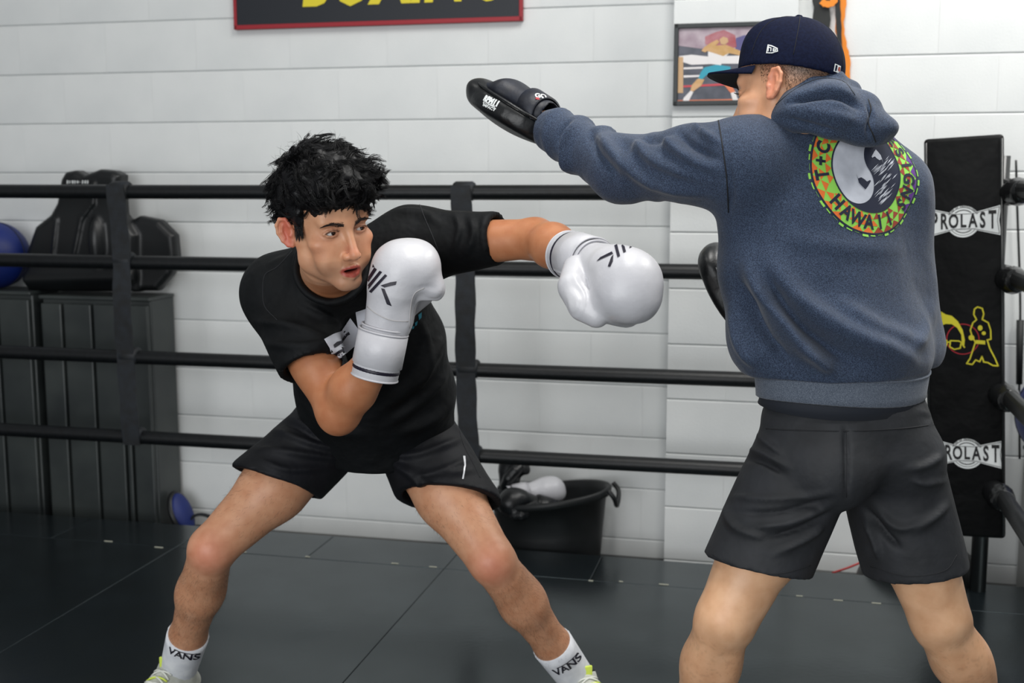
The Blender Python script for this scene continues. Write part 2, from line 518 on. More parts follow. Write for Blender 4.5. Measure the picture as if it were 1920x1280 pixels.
def ecap(a, b, side, s1, s2, end=None):
    """tapered limb with elliptical section: s=(half width along side, half depth)"""
    a = np.asarray(a, float); b = np.asarray(b, float); L = np.linalg.norm(b - a)
    Rm = frame_from(b - a, side)
    def fn(x, y, z):
        dx, dy, dz = x - a[0], y - a[1], z - a[2]
        l = [Rm[i, 0] * dx + Rm[i, 1] * dy + Rm[i, 2] * dz for i in range(3)]
        t = np.clip(l[2] / L, 0, 1)
        w = s1[0] + (s2[0] - s1[0]) * t; h = s1[1] + (s2[1] - s1[1]) * t
        m = np.minimum(w, h) if end is None else end
        ez = l[2] - t * L
        qx, qy, qz = l[0] / w, l[1] / h, ez / m
        k0 = np.sqrt(qx ** 2 + qy ** 2 + qz ** 2)
        k1 = np.sqrt((qx / w) ** 2 + (qy / h) ** 2 + (qz / m) ** 2) + 1e-9
        return np.where(k0 < 1e-3, -m, k0 * (k0 - 1) / k1)
    lo, hi = _bb([a, b], max(s1 + s2)); return fn, lo, hi

def rbox(c, half, R=None, rad=0.005):
    c = np.asarray(c, float); half = np.asarray(half, float); R = np.eye(3) if R is None else np.asarray(R)
    def fn(x, y, z):
        dx, dy, dz = x - c[0], y - c[1], z - c[2]
        q = [np.abs(R[i, 0] * dx + R[i, 1] * dy + R[i, 2] * dz) - half[i] + rad for i in range(3)]
        out = np.sqrt(np.maximum(q[0], 0) ** 2 + np.maximum(q[1], 0) ** 2 + np.maximum(q[2], 0) ** 2)
        return out + np.minimum(np.maximum(q[0], np.maximum(q[1], q[2])), 0) - rad
    e = (np.abs(R) * half[:, None]).sum(0); return fn, c - e, c + e

def extr(poly, c, R, half, rad=0.01):
    """rounded slab: polygon (in local x,y of frame R rows, metres) extruded +-half along local z"""
    poly = np.asarray(poly, float); c = np.asarray(c, float)
    def fn(x, y, z):
        dx, dy, dz = x - c[0], y - c[1], z - c[2]
        l = [R[i, 0] * dx + R[i, 1] * dy + R[i, 2] * dz for i in range(3)]
        px, py = np.broadcast_arrays(l[0], l[1])
        d2 = np.full(px.shape, 1e9); s = np.ones(px.shape)
        n = len(poly)
        for i in range(n):
            a = poly[i]; b = poly[i - 1]; e = b - a
            wx, wy = px - a[0], py - a[1]
            t = np.clip((wx * e[0] + wy * e[1]) / (e @ e), 0, 1)
            d2 = np.minimum(d2, (wx - e[0] * t) ** 2 + (wy - e[1] * t) ** 2)
            c1 = py >= a[1]; c2 = py < b[1]; c3 = e[0] * wy > e[1] * wx
            fl = (c1 & c2 & c3) | (~c1 & ~c2 & ~c3)
            s = np.where(fl, -s, s)
        d = s * np.sqrt(d2) + rad
        dzz = np.abs(l[2]) - half + rad
        return np.minimum(np.maximum(d, dzz), 0) + np.sqrt(np.maximum(d, 0) ** 2 + np.maximum(dzz, 0) ** 2) - rad
    pts = [c + R[0] * p[0] + R[1] * p[1] + R[2] * h for p in poly for h in (-half, half)]
    lo, hi = _bb(pts, 0.0); return fn, lo, hi

def chain(g, pts, rad, k=0.01):
    for i in range(len(pts) - 1): g.add(cone(pts[i], pts[i + 1], rad[i], rad[i + 1]), k)

def axis_mix(lo, hi, h, flo, fhi, fh):
    """axis with coarse step h, fine step fh between flo and fhi"""
    a = np.arange(lo, flo, h); b = np.arange(flo, fhi, fh); c = np.arange(fhi, hi + h, h)
    return np.concatenate([a, b, c])

# ------------------------------------------------------------------ prints laid on surfaces
def text_tris(s, size=1.0, bold=0.0, shear=0.0, spacing=1.0):
    cu = bpy.data.curves.new('t', 'FONT'); cu.body = s; cu.size = size; cu.shear = shear
    cu.offset = bold; cu.space_character = spacing; cu.align_x = 'CENTER'; cu.align_y = 'CENTER'; cu.resolution_u = 3
    ob = bpy.data.objects.new('t', cu); COL.objects.link(ob)
    bpy.context.view_layer.update()
    me = ob.evaluated_get(bpy.context.evaluated_depsgraph_get()).to_mesh()
    me.calc_loop_triangles()
    v = [np.array(p.co[:2]) for p in me.vertices]
    out = [[v[i] for i in t.vertices] for t in me.loop_triangles]
    ob.to_mesh_clear() if hasattr(ob, 'to_mesh_clear') else None
    bpy.data.objects.remove(ob, do_unlink=True); bpy.data.curves.remove(cu)
    return out

def poly_tris(poly):
    from mathutils.geometry import tessellate_polygon
    pts = [Vector((float(p[0]), float(p[1]), 0)) for p in poly]
    return [[np.array(poly[i], float) for i in t] for t in tessellate_polygon([pts])]

def ring_tris(c, r1, r2, a0=0, a1=2 * math.pi, n=48, ex=1.0, ey=1.0):
    out = []
    for i in range(n):
        a = a0 + (a1 - a0) * i / n; b = a0 + (a1 - a0) * (i + 1) / n
        f = lambda r, t: np.array([c[0] + r * math.cos(t) * ex, c[1] + r * math.sin(t) * ey])
        if r1 > 0: out += [[f(r1, a), f(r2, a), f(r2, b)], [f(r1, a), f(r2, b), f(r1, b)]]
        else: out += [[np.array(c, float), f(r2, a), f(r2, b)]]
    return out

def stroke_tris(pts, wd, closed=False):
    pts = [np.array(p, float) for p in pts]; out = []
    n = len(pts)
    for i in range(n if closed else n - 1):
        a, b = pts[i], pts[(i + 1) % n]; t = b - a; L = np.linalg.norm(t) + 1e-9; nn = np.array([-t[1], t[0]]) / L * wd / 2; e = t / L * wd * 0.3
        out += [[a - e + nn, a - e - nn, b + e - nn], [a - e + nn, b + e - nn, b + e + nn]]
    return out

def xf2(tris, s=1.0, rot=0.0, off=(0, 0), sx=1.0):
    c, sn = math.cos(rot), math.sin(rot)
    return [[np.array([s * (c * p[0] * sx - sn * p[1]) + off[0], s * (sn * p[0] * sx + c * p[1]) + off[1]]) for p in t] for t in tris]

def refine(t, L):
    st = [t]; out = []
    while st:
        t = st.pop()
        e = [np.linalg.norm(t[i] - t[(i + 1) % 3]) for i in range(3)]
        i = int(np.argmax(e))
        if e[i] <= L: out.append(t); continue
        a, b, c = t[i], t[(i + 1) % 3], t[(i + 2) % 3]; m = (a + b) / 2
        st.append([a, m, c]); st.append([m, b, c])
    return out

def bvh_of(o):
    me = o.data; off = np.array(o['_o'])
    V = np.empty(len(me.vertices) * 3, dtype=np.float32); me.vertices.foreach_get('co', V)
    V = V.reshape(-1, 3) + off
    return BVHTree.FromPolygons([tuple(v) for v in V.tolist()], [tuple(p.vertices) for p in me.polygons])

def decal(name, tris, origin, U, Vv, bvh, m, parent, lift=0.0012, L=0.008, reach=0.12):
    """flat print pressed onto a surface: 2D triangles placed in the frame (origin,U,V) and dropped along the frame normal"""
    U = nrmz(U); Vv = nrmz(Vv); Nn = np.cross(U, Vv); key = {}; Vt = []; Fs = []
    for t0 in tris:
        for t in refine(t0, L):
            ids = []
            for p in t:
                k = (round(p[0], 6), round(p[1], 6))
                if k not in key:
                    w_ = np.asarray(origin) + U * p[0] + Vv * p[1]
                    if bvh is None: key[k] = len(Vt); Vt.append(w_ + Nn * lift)
                    else:
                        h = bvh.ray_cast(Vector(w_ + Nn * reach), Vector(-Nn), reach * 2)
                        if h[0] is None: key[k] = -1
                        else: key[k] = len(Vt); Vt.append(np.array(h[0]) + np.array(h[1]) * lift * (1 if np.dot(h[1], Nn) > 0 else -1))
                ids.append(key[k])
            if min(ids) >= 0 and len(set(ids)) == 3:
                a, b, c = (Vt[i] for i in ids)
                if np.linalg.norm(np.cross(b - a, c - a)) > 1e-12 and max(np.linalg.norm(b - a), np.linalg.norm(c - a)) < L * 5:
                    Fs.append(ids if np.dot(np.cross(b - a, c - a), Nn) > 0 else ids[::-1])
    if not Fs: return None
    return new_mesh(name, Vt, np.array(Fs), m, parent)

def paint(o, cols):
    a = o.data.color_attributes.new('col', 'FLOAT_COLOR', 'POINT')
    c = np.ones((len(cols), 4), dtype=np.float32); c[:, :3] = cols
    a.data.foreach_set('color', c.ravel())
# ================================================================== THE SETTING
MS = 0.235
TH = math.atan(MS)
UU = np.array([math.cos(TH), -math.sin(TH), 0.0])      # along the back wall, to the right
NN = np.array([-math.sin(TH), -math.cos(TH), 0.0])     # from the wall towards the ring
ZZ = np.array([0, 0, 1.0])
RW = np.stack([UU, -NN, ZZ])                            # wall frame rows: x along, y into the wall, z up
WY0, RY0, EY0, CY0 = 4.56, 4.06, 4.17, 4.34                        # depth at x=0 of wall face, ropes, mat edge
LOW = -0.12                                             # gym floor around the raised mat

def online(px, Y0, py=600):
    """point on the vertical plane Y = Y0 - MS*X that is seen at pixel px,py"""
    v = (640.0 - py) / FPX; u = (px - 960.0) / FPX
    dy = math.cos(PITCH) + v * math.sin(PITCH); dz = -math.sin(PITCH) + v * math.cos(PITCH)
    t = Y0 / (dy + MS * u)
    return np.array([u * t, dy * t, CAMZ + dz * t])

def block_mesh(L_, D_, H_):
    pr = [(-H_ / 2, 0.0), (-H_ / 2 + 0.0035, -0.0035), (H_ / 2 - 0.0035, -0.0035), (H_ / 2, 0.0)]
    V = []; Fs = []
    for x in (-L_ / 2, L_ / 2):
        for z, y in pr: V.append(np.array([x, -D_ / 2 + 0.0035 + y, z]))
        V.append(np.array([x, D_ / 2, H_ / 2])); V.append(np.array([x, D_ / 2, -H_ / 2]))
    for k in range(6): Fs.append((k, 6 + k, 6 + (k + 1) % 6, (k + 1) % 6)[::-1])
    Fs += [(0, 1, 2, 3, 4, 5)[::-1], (6, 7, 8, 9, 10, 11)]
    return V, Fs

# ---- back wall: painted concrete blocks, each its own piece
def rot_obj(o): o.rotation_euler = (0, 0, -TH)
W0 = np.array([0, WY0, 0.0])
BH, BL, JT = 0.2032, 0.4064, 0.005
zj = 1.372
row0 = int(math.floor((LOW - zj) / BH))
wall = new_mesh('wall_back', *box(0.6, 0.115, 1.4, 8.4, 0.22, 3.2), M['mortar'], None, smooth=False, origin=(0, 0, 0))
wall.location = tuple(W0); rot_obj(wall); wall['_o'] = list(map(float, W0)); tag(wall, kind='structure')
bV, bF = box(0, 0, 0, BL - 0.0012, 0.03, BH - JT, 0.0)
# only the long horizontal joints stay open under the thick paint
bV = [np.array([v[0], v[1], v[2]]) for v in bV]
bV, bF = block_mesh(BL - 0.0004, 0.03, BH - 0.003)
bme = None
def block(parent, x, z, y=0.0, me=None):
    global bme
    if me is None:
        if bme is None:
            o = new_mesh('block', bV, bF, M['wall'], None, smooth=False, origin=(0, 0, 0)); bme = o.data
        else:
            o = bpy.data.objects.new('block', bme); COL.objects.link(o)
    else:
        o = bpy.data.objects.new('block', me); COL.objects.link(o)
    o.parent = parent; o.location = (x, y, z)
    return o
PL0 = online(1262, WY0)[0] / math.cos(TH); PL1 = online(1478, WY0)[0] / math.cos(TH)
for r in range(row0, row0 + 15):
    z = zj + r * BH + BH / 2
    for c in range(-8, 11):
        x = c * BL + (BL / 2 if r % 2 else 0) + 0.11
        if PL0 + 0.2 < x < PL1 - 0.2: continue
        block(wall, x, z, 0.0145 + random.uniform(-0.0003, 0.0003))
# pilaster that carries the picture
pw = (PL1 - PL0); PD = 0.17
pil = new_mesh('wall_pilaster', *box(0, 0, 1.4, pw - 0.012, PD, 3.2), M['mortar'], None, smooth=False, origin=(0, 0, 0))
pil_c = W0 + UU * (PL0 + pw / 2) + NN * (PD / 2 + 0.004)
pil.location = tuple(pil_c); rot_obj(pil); pil['_o'] = list(map(float, pil_c)); tag(pil, kind='structure')
pme = None
for r in range(row0, row0 + 15):
    z = zj + r * BH + BH / 2 - 0.012
    parts = [(0, pw)] if r % 2 else [(0, pw)] if False else [(-pw / 4, pw / 2), (pw / 4, pw / 2)]
    for cx, wd in parts:
        nm = 'pil%d' % len(parts)
        if nm not in bpy.data.meshes:
            V_, F_ = block_mesh(wd - 0.0004, PD + 0.008, BH - 0.003)
            me_ = bpy.data.meshes.new(nm); me_.from_pydata([tuple(v) for v in V_], [], F_); me_.materials.append(M['wall'])
        block(pil, cx, z, -0.004, bpy.data.meshes[nm])

# ---- floors
fl = new_mesh('floor', *box(0, 2.0, LOW - 0.05, 9.5, 9.0, 0.1), M['concrete'], None, smooth=False, origin=(0, 0, 0))
tag(fl, kind='structure')
# ring mat: foam base and vinyl panels laid as pieces
CORNER = np.array([1.50, 0, 0]); CORNER[1] = RY0 - MS * CORNER[0]
EL = 6.2
mat_c = CORNER - UU * (EL / 2 - 0.32) + NN * (EL / 2 - (EY0 - RY0) * math.cos(TH))
ring = new_mesh('floor_ring_mat', *box(0, 0, LOW / 2 - 0.012, EL, EL, -LOW - 0.016 + 0.0, 0.0), M['mat_base'], None, smooth=False, origin=(0, 0, 0))
ring.location = (mat_c[0], mat_c[1], 0); rot_obj(ring); ring['_o'] = [float(mat_c[0]), float(mat_c[1]), 0.0]
tag(ring, kind='structure')
pm = {}
def panel(x0, x1, y0, y1):
    k = (round(x1 - x0, 4), round(y1 - y0, 4))
    if k not in pm:
        V_, F_ = box(0, 0, -0.011, k[0] - 0.0018, k[1] - 0.0018, 0.022, 0.0022)
        me_ = bpy.data.meshes.new('mat_panel'); me_.from_pydata([tuple(v) for v in V_], [], F_); me_.materials.append(M['mat_floor'])
        pm[k] = me_
    o = bpy.data.objects.new('mat_panel', pm[k]); COL.objects.link(o)
    o.parent = ring; o.location = ((x0 + x1) / 2, (y0 + y1) / 2, random.uniform(-0.0008, 0.0))
h = EL / 2
# border strip along the far side, then long panels running towards the camera
nb = 6
ys = [h, h - 0.27]
xs = [-h + EL * i / 12 for i in range(13)]
for i in range(12): panel(xs[i], xs[i + 1], ys[1], ys[0])
yl = [h - 0.27, h - 0.27 - 1.22, h - 0.27 - 2.44, h - 0.27 - 3.66, h - 0.27 - 4.88, -h]
for j in range(5):
    for i in range(6):
        x0 = -h + EL * i / 6; panel(x0, x0 + EL / 6, yl[j + 1], yl[j])
# pale lacing marks along the border seam
lv = []
rs = np.random.RandomState(5)
for i in range(46):
    x = -h + 0.4 + i * 0.115 + rs.uniform(-0.02, 0.02)
    if rs.rand() < 0.5: continue
    ln = rs.uniform(0.012, 0.05); a = rs.uniform(0.9, 1.9)
    lv.append(box(x, h - 0.27 + rs.uniform(-0.012, 0.015), 0.0008, ln * 0.7, 0.003, 0.0022, 0, None, None))
V_, F_ = merge(*lv)
lace = new_mesh('lacing', V_, F_, M['chalk'], None, smooth=False, origin=(0, 0, 0)); lace.parent = ring; lace.location = (0, 0, 0)

# ================================================================== THE RING
zr = [online(870, RY0, y)[2] for y in (358, 500, 690, 850)]
rope_names = ['top', 'second', 'third', 'lowest']
LEFT = CORNER - UU * 5.4
for i in range(4):
    pts = []
    for k in range(28):
        t = k / 27; p = LEFT * (1 - t) + (CORNER - UU * 0.06) * t
        p = p + ZZ * (zr[i] - 0.006 * math.sin(math.pi * t)); pts.append(p)
    o = new_mesh('ring_rope', *tube(pts, 0.0262, 14), M['rope'], None, origin=tuple(pts[14]))
    tag(o, ['topmost black boxing ring rope along the white block wall', 'second black ring rope from the top along the block wall',
            'third black ring rope from the top along the block wall', 'lowest black ring rope along the white block wall'][i], 'rope', 'black ring ropes along the back')
# side ropes from the corner towards the camera on the right
for i in range(4):
    pts = []
    for k in range(16):
        t = k / 15; p = CORNER + NN * (0.25 + 3.6 * t) + UU * 0.05
        pts.append(p + ZZ * (zr[i] + 0.012))
    o = new_mesh('ring_rope', *tube(pts, 0.0262, 14), M['rope'], None, origin=tuple(pts[8]))
    tag(o, ['topmost black ring rope running off right behind the corner pad', 'second side rope from the top right of the corner pad',
            'third side rope from the top right of the corner pad', 'lowest side rope right of the black corner pad'][i], 'rope', 'black ring ropes on the right side')
# rope spacers: webbing straps tied round the four ropes
def spacer(px, label, drift):
    base = online(px, RY0, 600)
    t = thing('rope_spacer', (base[0], base[1], zr[3]), label, 'strap', 'webbing rope spacers')
    c = np.array([base[0], base[1], 0])
    fr = c + NN * 0.032
    pts = []
    n = 30
    for k in range(n):
        s = k / (n - 1); z = zr[0] + 0.02 + (zr[3] - 0.03 - zr[0] - 0.02) * s
        pts.append(fr + ZZ * z + UU * (drift * s + 0.004 * math.sin(9 * s + px)) + NN * (0.004 * math.cos(14 * s)))
    V = []; Fs = []
    for k, p in enumerate(pts):
        wd = 0.036 + 0.002 * math.sin(k * 1.3 + px)
        for a, b in ((-wd, -0.003), (wd, -0.003), (wd, 0.003), (-wd, 0.003)):
            V.append(p + UU * a + NN * b)
    for k in range(n - 1):
        for q in range(4):
            Fs.append((k * 4 + q, k * 4 + (q + 1) % 4, k * 4 + 4 + (q + 1) % 4, k * 4 + 4 + q))
    new_mesh('webbing', V, Fs, M['strap'], t, smooth=False)
    for i in range(4):
        s = (zr[0] - zr[i]) / (zr[0] - zr[3]) * 0.96
        cc = c + ZZ * zr[i] + UU * (drift * s)
        loop = []
        V, Fs = tube([cc - UU * 0.037, cc - UU * 0.03, cc + UU * 0.03, cc + UU * 0.037], [0.0285, 0.0335, 0.0335, 0.0285], 18)
        new_mesh('wrap', V, Fs, M['strap'], t)
    return t
spacer(238, 'black webbing rope spacer in front of the grey cabinet', 0.012)
spacer(872, 'black webbing rope spacer behind the crouching boxer', 0.02)

# ---- corner post with pad
_pp = at(1850, 800, 3.74)
post = thing('corner_post', (_pp[0], _pp[1], LOW), 'steel ring corner post behind the black pad', 'post')
pc = np.array(post['_o'])
new_mesh('tube_post', *tube([pc + ZZ * 0.0, pc + ZZ * (1.42 - LOW)], 0.026, 20), M['pad_edge'], post)
new_mesh('base_plate', *xf(box(0, 0, 0.01, 0.13, 0.13, 0.02, 0.004), RW, pc), M['steel'], post)
for i in range(4):
    for dr, off in ((-UU, 0.0), (NN, 0.0)):
        a = pc + ZZ * (zr[i] - LOW) + dr * 0.03
        b = (CORNER - UU * 0.05 if dr is not NN else CORNER + NN * 0.27 + UU * 0.05) + ZZ * (zr[i] + 0.006)
        pts = [a + (b - a) * t for t in (0, 0.15, 0.35, 0.55, 0.75, 0.9, 1.0)]
        rr = [0.02, 0.036, 0.042, 0.037, 0.043, 0.036, 0.028]
        new_mesh('turnbuckle_cover', *tube(pts, rr, 14), M['turn'], post)
# pad: leans out a little, faces the ring
a_ = math.radians(23)
pu = np.array([math.cos(a_), -math.sin(a_), 0]); pn = np.array([-math.sin(a_), -math.cos(a_), 0])
ptop = at(1806, 256, 3.62); pbot = at(1812, 1007, 3.60)
pz = nrmz(ptop - pbot); pu = nrmz(pu - pz * np.dot(pu, pz)); pn = np.cross(pu, pz); pn = pn if pn[1] < 0 else -pn
PH = np.linalg.norm(ptop - pbot); PC = (ptop + pbot) / 2; PWD = 0.228
padt = thing('corner_pad', pbot, 'tall black corner pad with white bow-tie logos and yellow emblem', 'pad')
Rp = np.stack([pu, -pn, pz])
Vp, Fp = box(0, 0.03, 0, PWD, 0.06, PH, 0.012, Rp, PC, seg=3)
new_mesh('cushion', Vp, Fp, M['pad'], padt)
for s in (-1, 1):
    e = PC + pu * (PWD / 2 - 0.006) * s + pn * 0.001
    new_mesh('piping', *tube([e - pz * (PH / 2 - 0.012), e + pz * (PH / 2 - 0.012)], 0.005, 8), M['pad_edge'], padt)
def on_pad(px, py):
    o_ = np.array([0, 0, CAMZ]); d_ = nrmz(at(px, py, 1.0) - o_)
    t = np.dot(PC - o_, pn) / np.dot(d_, pn); q = o_ + d_ * t - PC
    return np.array([np.dot(q, pu), np.dot(q, pz)])
def prolast(center, s):
    W = 0.108 * s; H1 = 0.034 * s; H0 = 0.026 * s
    bow = [(-W, -H1 - 0.012 * s), (-W + 0.006, 0), (-W, H1 + 0.012 * s), (-0.03 * s, H0), (0.03 * s, H0), (W, H1 + 0.012 * s), (W - 0.006, 0), (W, -H1 - 0.012 * s), (0.03 * s, -H0), (-0.03 * s, -H0)]
    C0 = PC + pu * center[0] + pz * center[1]
    lo = decal('logo', ring_tris((0, 0), 0.036 * s, 0.0415 * s) + ring_tris((0, 0), 0.043 * s, 0.0485 * s, math.radians(30), math.radians(150), 24)
          + ring_tris((0, 0), 0.043 * s, 0.0485 * s, math.radians(210), math.radians(330), 24) + ring_tris((0, 0), 0, 0.033 * s), C0, pu, pz, None, M['white_print'], padt, 0.0012, 0.2)
    decal('logo_bow', poly_tris(bow), C0, pu, pz, None, M['white_print'], lo, 0.0018, 0.3)
    inner = [(p[0] * 0.95, p[1] * 0.88) for p in bow]
    decal('logo_outline', stroke_tris(inner, 0.0016, True), C0, pu, pz, None, M['black_print'], lo, 0.0023, 0.3)
    tt = []
    word = 'PROLAST'
    xs_ = np.linspace(-0.083, 0.083, 7) * s
    for ch, x in zip(word, xs_):
        g_ = text_tris(ch, 0.058 * s, 0.0016 * s)
        st = 1 + 0.38 * (abs(x) / (0.083 * s)) ** 1.5
        tt += [[np.array([p[0] * 0.62 + x, p[1] * st * 0.95]) for p in t] for t in g_]
    decal('logo_text', tt, C0, pu, pz, None, M['black_print'], lo, 0.0029, 0.3)
    small = []
    for k, ch in enumerate('PRIDE OF PROFESSIONALS'):
        a = math.radians(150 - 120 * k / 21); g_ = text_tris(ch, 0.007 * s, 0.0002) if ch != ' ' else []
        small += xf2(g_, 1, a - math.pi / 2, (0.0457 * s * math.cos(a), 0.0457 * s * math.sin(a)))
    decal('logo_motto', small, C0, pu, pz, None, M['black_print'], lo, 0.0029, 0.3)
prolast(on_pad(1808, 415) * np.array([0, 1]) + np.array([on_pad(1806, 415)[0], 0]), 1.0)
prolast(on_pad(1813, 850), 1.0)
# gym emblem: red ring, yellow hair-and-glasses face, yellow outlined boxer
em = lambda x, y: on_pad(1740 + x / 3.557, 360 + y / 3.557)
q0 = em(232, 980)
o_em = decal('emblem_ring', ring_tris(tuple(q0), 0.0455, 0.0485), PC, pu, pz, None, M['red_print'], padt, 0.0012, 0.3)
hairp = [(60, 890), (92, 850), (85, 795), (118, 815), (160, 825), (200, 862), (232, 920), (246, 985), (240, 1035), (226, 1010), (222, 950), (195, 905), (160, 880), (120, 878), (85, 890)]
decal('emblem_hair', poly_tris([tuple(em(*p)) for p in hairp]), PC, pu, pz, None, M['yellow_print'], o_em, 0.0018, 0.3)
gl = stroke_tris([em(*p) for p in [(150, 990), (205, 992), (222, 1000), (215, 1040), (175, 1048), (145, 1030)]], 0.004, True) + \
     stroke_tris([em(*p) for p in [(70, 985), (125, 988), (128, 1005), (112, 1045), (80, 1045), (62, 1020)]], 0.004, True) + stroke_tris([em(130, 1000), em(146, 998)], 0.004) + stroke_tris([em(222, 1005), em(244, 1035)], 0.004)
decal('emblem_glasses', gl, PC, pu, pz, None, M['yellow_print'], o_em, 0.0021, 0.3)
man = [(330, 765), (362, 775), (372, 812), (362, 848), (402, 870), (418, 920), (420, 980), (395, 985), (412, 1040), (448, 1110), (468, 1158), (432, 1155), (398, 1135), (372, 1132), (360, 1095),
       (345, 1130), (318, 1118), (296, 1148), (258, 1142), (280, 1110), (300, 1050), (316, 1000), (296, 965), (282, 920), (300, 870), (324, 850), (305, 815), (310, 780)]
decal('emblem_boxer', stroke_tris([em(*p) for p in man], 0.0042, True), PC, pu, pz, None, M['yellow_print'], o_em, 0.0024, 0.3)
gl2 = ring_tris(tuple(em(348, 905)), 0, 0.0085, ex=0.8, ey=1.0, n=20) + ring_tris(tuple(em(290, 970)), 0, 0.0085, n=20) + ring_tris(tuple(em(372, 940)), 0, 0.006, n=16) + \
      poly_tris([tuple(em(*p)) for p in [(318, 985), (382, 990), (382, 1015), (318, 1010)]])
decal('emblem_gloves', gl2, PC, pu, pz, None, M['yellow_print'], o_em, 0.0026, 0.3)

# ================================================================== THINGS ON AND BY THE WALL
# ---- gym sign (cut by the top of the picture)
sl = online(444, WY0, 50); sr = online(982, WY0, 42); sz = online(444, WY0, 57)[2]
sw = np.linalg.norm((sr - sl)[:2]); SHH = 0.62
sgc = (sl + sr) / 2; sgc[2] = sz
sign = thing('wall_sign', sgc, 'dark gym sign with red edge and yellow slanted lettering high on wall', 'sign')
new_mesh('board', *xf(box(0, -0.012, SHH / 2, sw, 0.02, SHH, 0.002), RW, sgc), M['sign'], sign, smooth=False)
for nm, b_ in (('edge', box(0, -0.015, 0.008, sw, 0.024, 0.017, 0.002)), ('edge', box(0, -0.015, SHH - 0.008, sw, 0.024, 0.017, 0.002)),
               ('edge', box(-sw / 2 + 0.006, -0.015, SHH / 2, 0.013, 0.024, SHH, 0.002)), ('edge', box(sw / 2 - 0.006, -0.015, SHH / 2, 0.013, 0.024, SHH, 0.002))):
    new_mesh(nm, *xf(b_, RW, sgc), M['sign_red'], sign, smooth=False)
tt = text_tris('BOXING', 0.32, 0.011, 0.25, 1.02)
mx_ = max(p[0] for t in tt for p in t); mn_ = min(p[0] for t in tt for p in t); my_ = min(p[1] for t in tt for p in t)
want = np.linalg.norm((online(960, WY0, 20) - online(572, WY0, 20))[:2]); x_left = np.dot(online(572, WY0, 20) - sgc, UU)
kx = want / (mx_ - mn_); zt = online(640, WY0, 14)[2] - sgc[2]
tt = [[np.array([(p[0] - mn_) * kx + x_left, (p[1] - my_) * 1.15 + zt]) for p in t] for t in tt]
decal('lettering', tt, sgc, UU, ZZ, None, M['sign_yel'], sign, 0.0245, 1.0)

# ---- framed boxing picture on the pilaster
PYW = WY0 - (PD + 0.012) / math.cos(TH)
pa = online(1264, PYW, 120); pb = online(1448, PYW, 120); zt = online(1300, PYW, 45)[2]; zb = online(1300, PYW, 198)[2]
fw = np.linalg.norm((pb - pa)[:2]); fh = zt - zb; fc = (pa + pb) / 2; fc[2] = (zt + zb) / 2
pic = thing('framed_picture', (fc[0], fc[1], zb), 'black framed colour print of a boxer lunging in a ring', 'picture')
new_mesh('backing', *xf(box(0, -0.006, 0, fw - 0.01, 0.012, fh - 0.01), RW, fc), M['p_dark'], pic, smooth=False)
for b_ in (box(0, -0.011, fh / 2 - 0.008, fw, 0.022, 0.016, 0.002), box(0, -0.011, -fh / 2 + 0.008, fw, 0.022, 0.016, 0.002),
           box(-fw / 2 + 0.008, -0.011, 0, 0.016, 0.022, fh, 0.002), box(fw / 2 - 0.008, -0.011, 0, 0.016, 0.022, fh, 0.002)):
    new_mesh('frame_bar', *xf(b_, RW, fc), M['frame'], pic, smooth=False)
def pp(x, y):   # crop pixels (7.11x) -> picture plane
    q = online(1255 + x / 7.11, PYW, 30 + y / 7.11) - fc
    return (np.dot(q, UU), q[2])
def pic_poly(nm, pts, m, lift):
    pts = [pp(*p) for p in pts]
    pts = [(min(max(p[0], -fw / 2 + 0.014), fw / 2 - 0.014), min(max(p[1], -fh / 2 + 0.014), fh / 2 - 0.014)) for p in pts]
    decal(nm, poly_tris(pts), fc, UU, ZZ, None, M[m], pic, 0.012 + lift, 1.0)
pic_poly('print_crowd', [(110, 140), (1300, 140), (1300, 420), (900, 470), (420, 440), (110, 400)], 'p_crowd', 0.0006)
pic_poly('print_crowd_red', [(480, 380), (480, 280), (620, 220), (730, 190), (880, 260), (900, 420), (700, 470)], 'p_red', 0.0009)
pic_poly('print_crowd_purple', [(890, 300), (1000, 260), (1300, 300), (1300, 480), (880, 470)], 'p_purple', 0.0009)
pic_poly('print_canvas', [(130, 540), (300, 520), (520, 545), (1300, 520), (1300, 640), (700, 640), (300, 655), (190, 620)], 'p_white', 0.0009)
pic_poly('print_post', [(120, 550), (190, 550), (188, 1030), (110, 1030)], 'p_wood', 0.0012)
pic_poly('print_rope', [(195, 690), (450, 680), (450, 705), (195, 715)], 'p_white', 0.0010)
pic_poly('print_rope', [(195, 795), (420, 790), (420, 815), (195, 825)], 'p_white', 0.0010)
pic_poly('print_red_rope', [(190, 930), (920, 890), (920, 920), (190, 955)], 'p_redrope', 0.0011)
pic_poly('print_orange_rope', [(110, 1125), (1300, 1100), (1300, 1140), (110, 1155)], 'p_orange', 0.0011)
pic_poly('print_leg', [(400, 830), (470, 850), (430, 930), (320, 1010), (285, 1000), (300, 930), (370, 850)], 'p_skin', 0.0014)
pic_poly('print_leg', [(660, 830), (770, 850), (840, 940), (880, 1010), (820, 1030), (740, 930)], 'p_orange', 0.0014)
pic_poly('print_boot', [(285, 1000), (325, 1015), (260, 1145), (185, 1130), (195, 1095)], 'p_white', 0.0015)
pic_poly('print_boot', [(820, 1030), (880, 1012), (920, 1130), (850, 1140)], 'p_white', 0.0015)
pic_poly('print_shorts', [(470, 690), (640, 650), (820, 680), (800, 850), (650, 870), (600, 760), (500, 790), (440, 850), (390, 835), (420, 760)], 'p_teal', 0.0016)
pic_poly('print_torso', [(520, 480), (640, 420), (760, 400), (830, 430), (990, 490), (980, 530), (800, 500), (740, 560), (690, 660), (520, 640)], 'p_white', 0.0017)
pic_poly('print_chest', [(500, 470), (620, 400), (760, 390), (900, 450), (1000, 490), (980, 540), (800, 500), (720, 540), (600, 500)], 'p_skin', 0.0019)
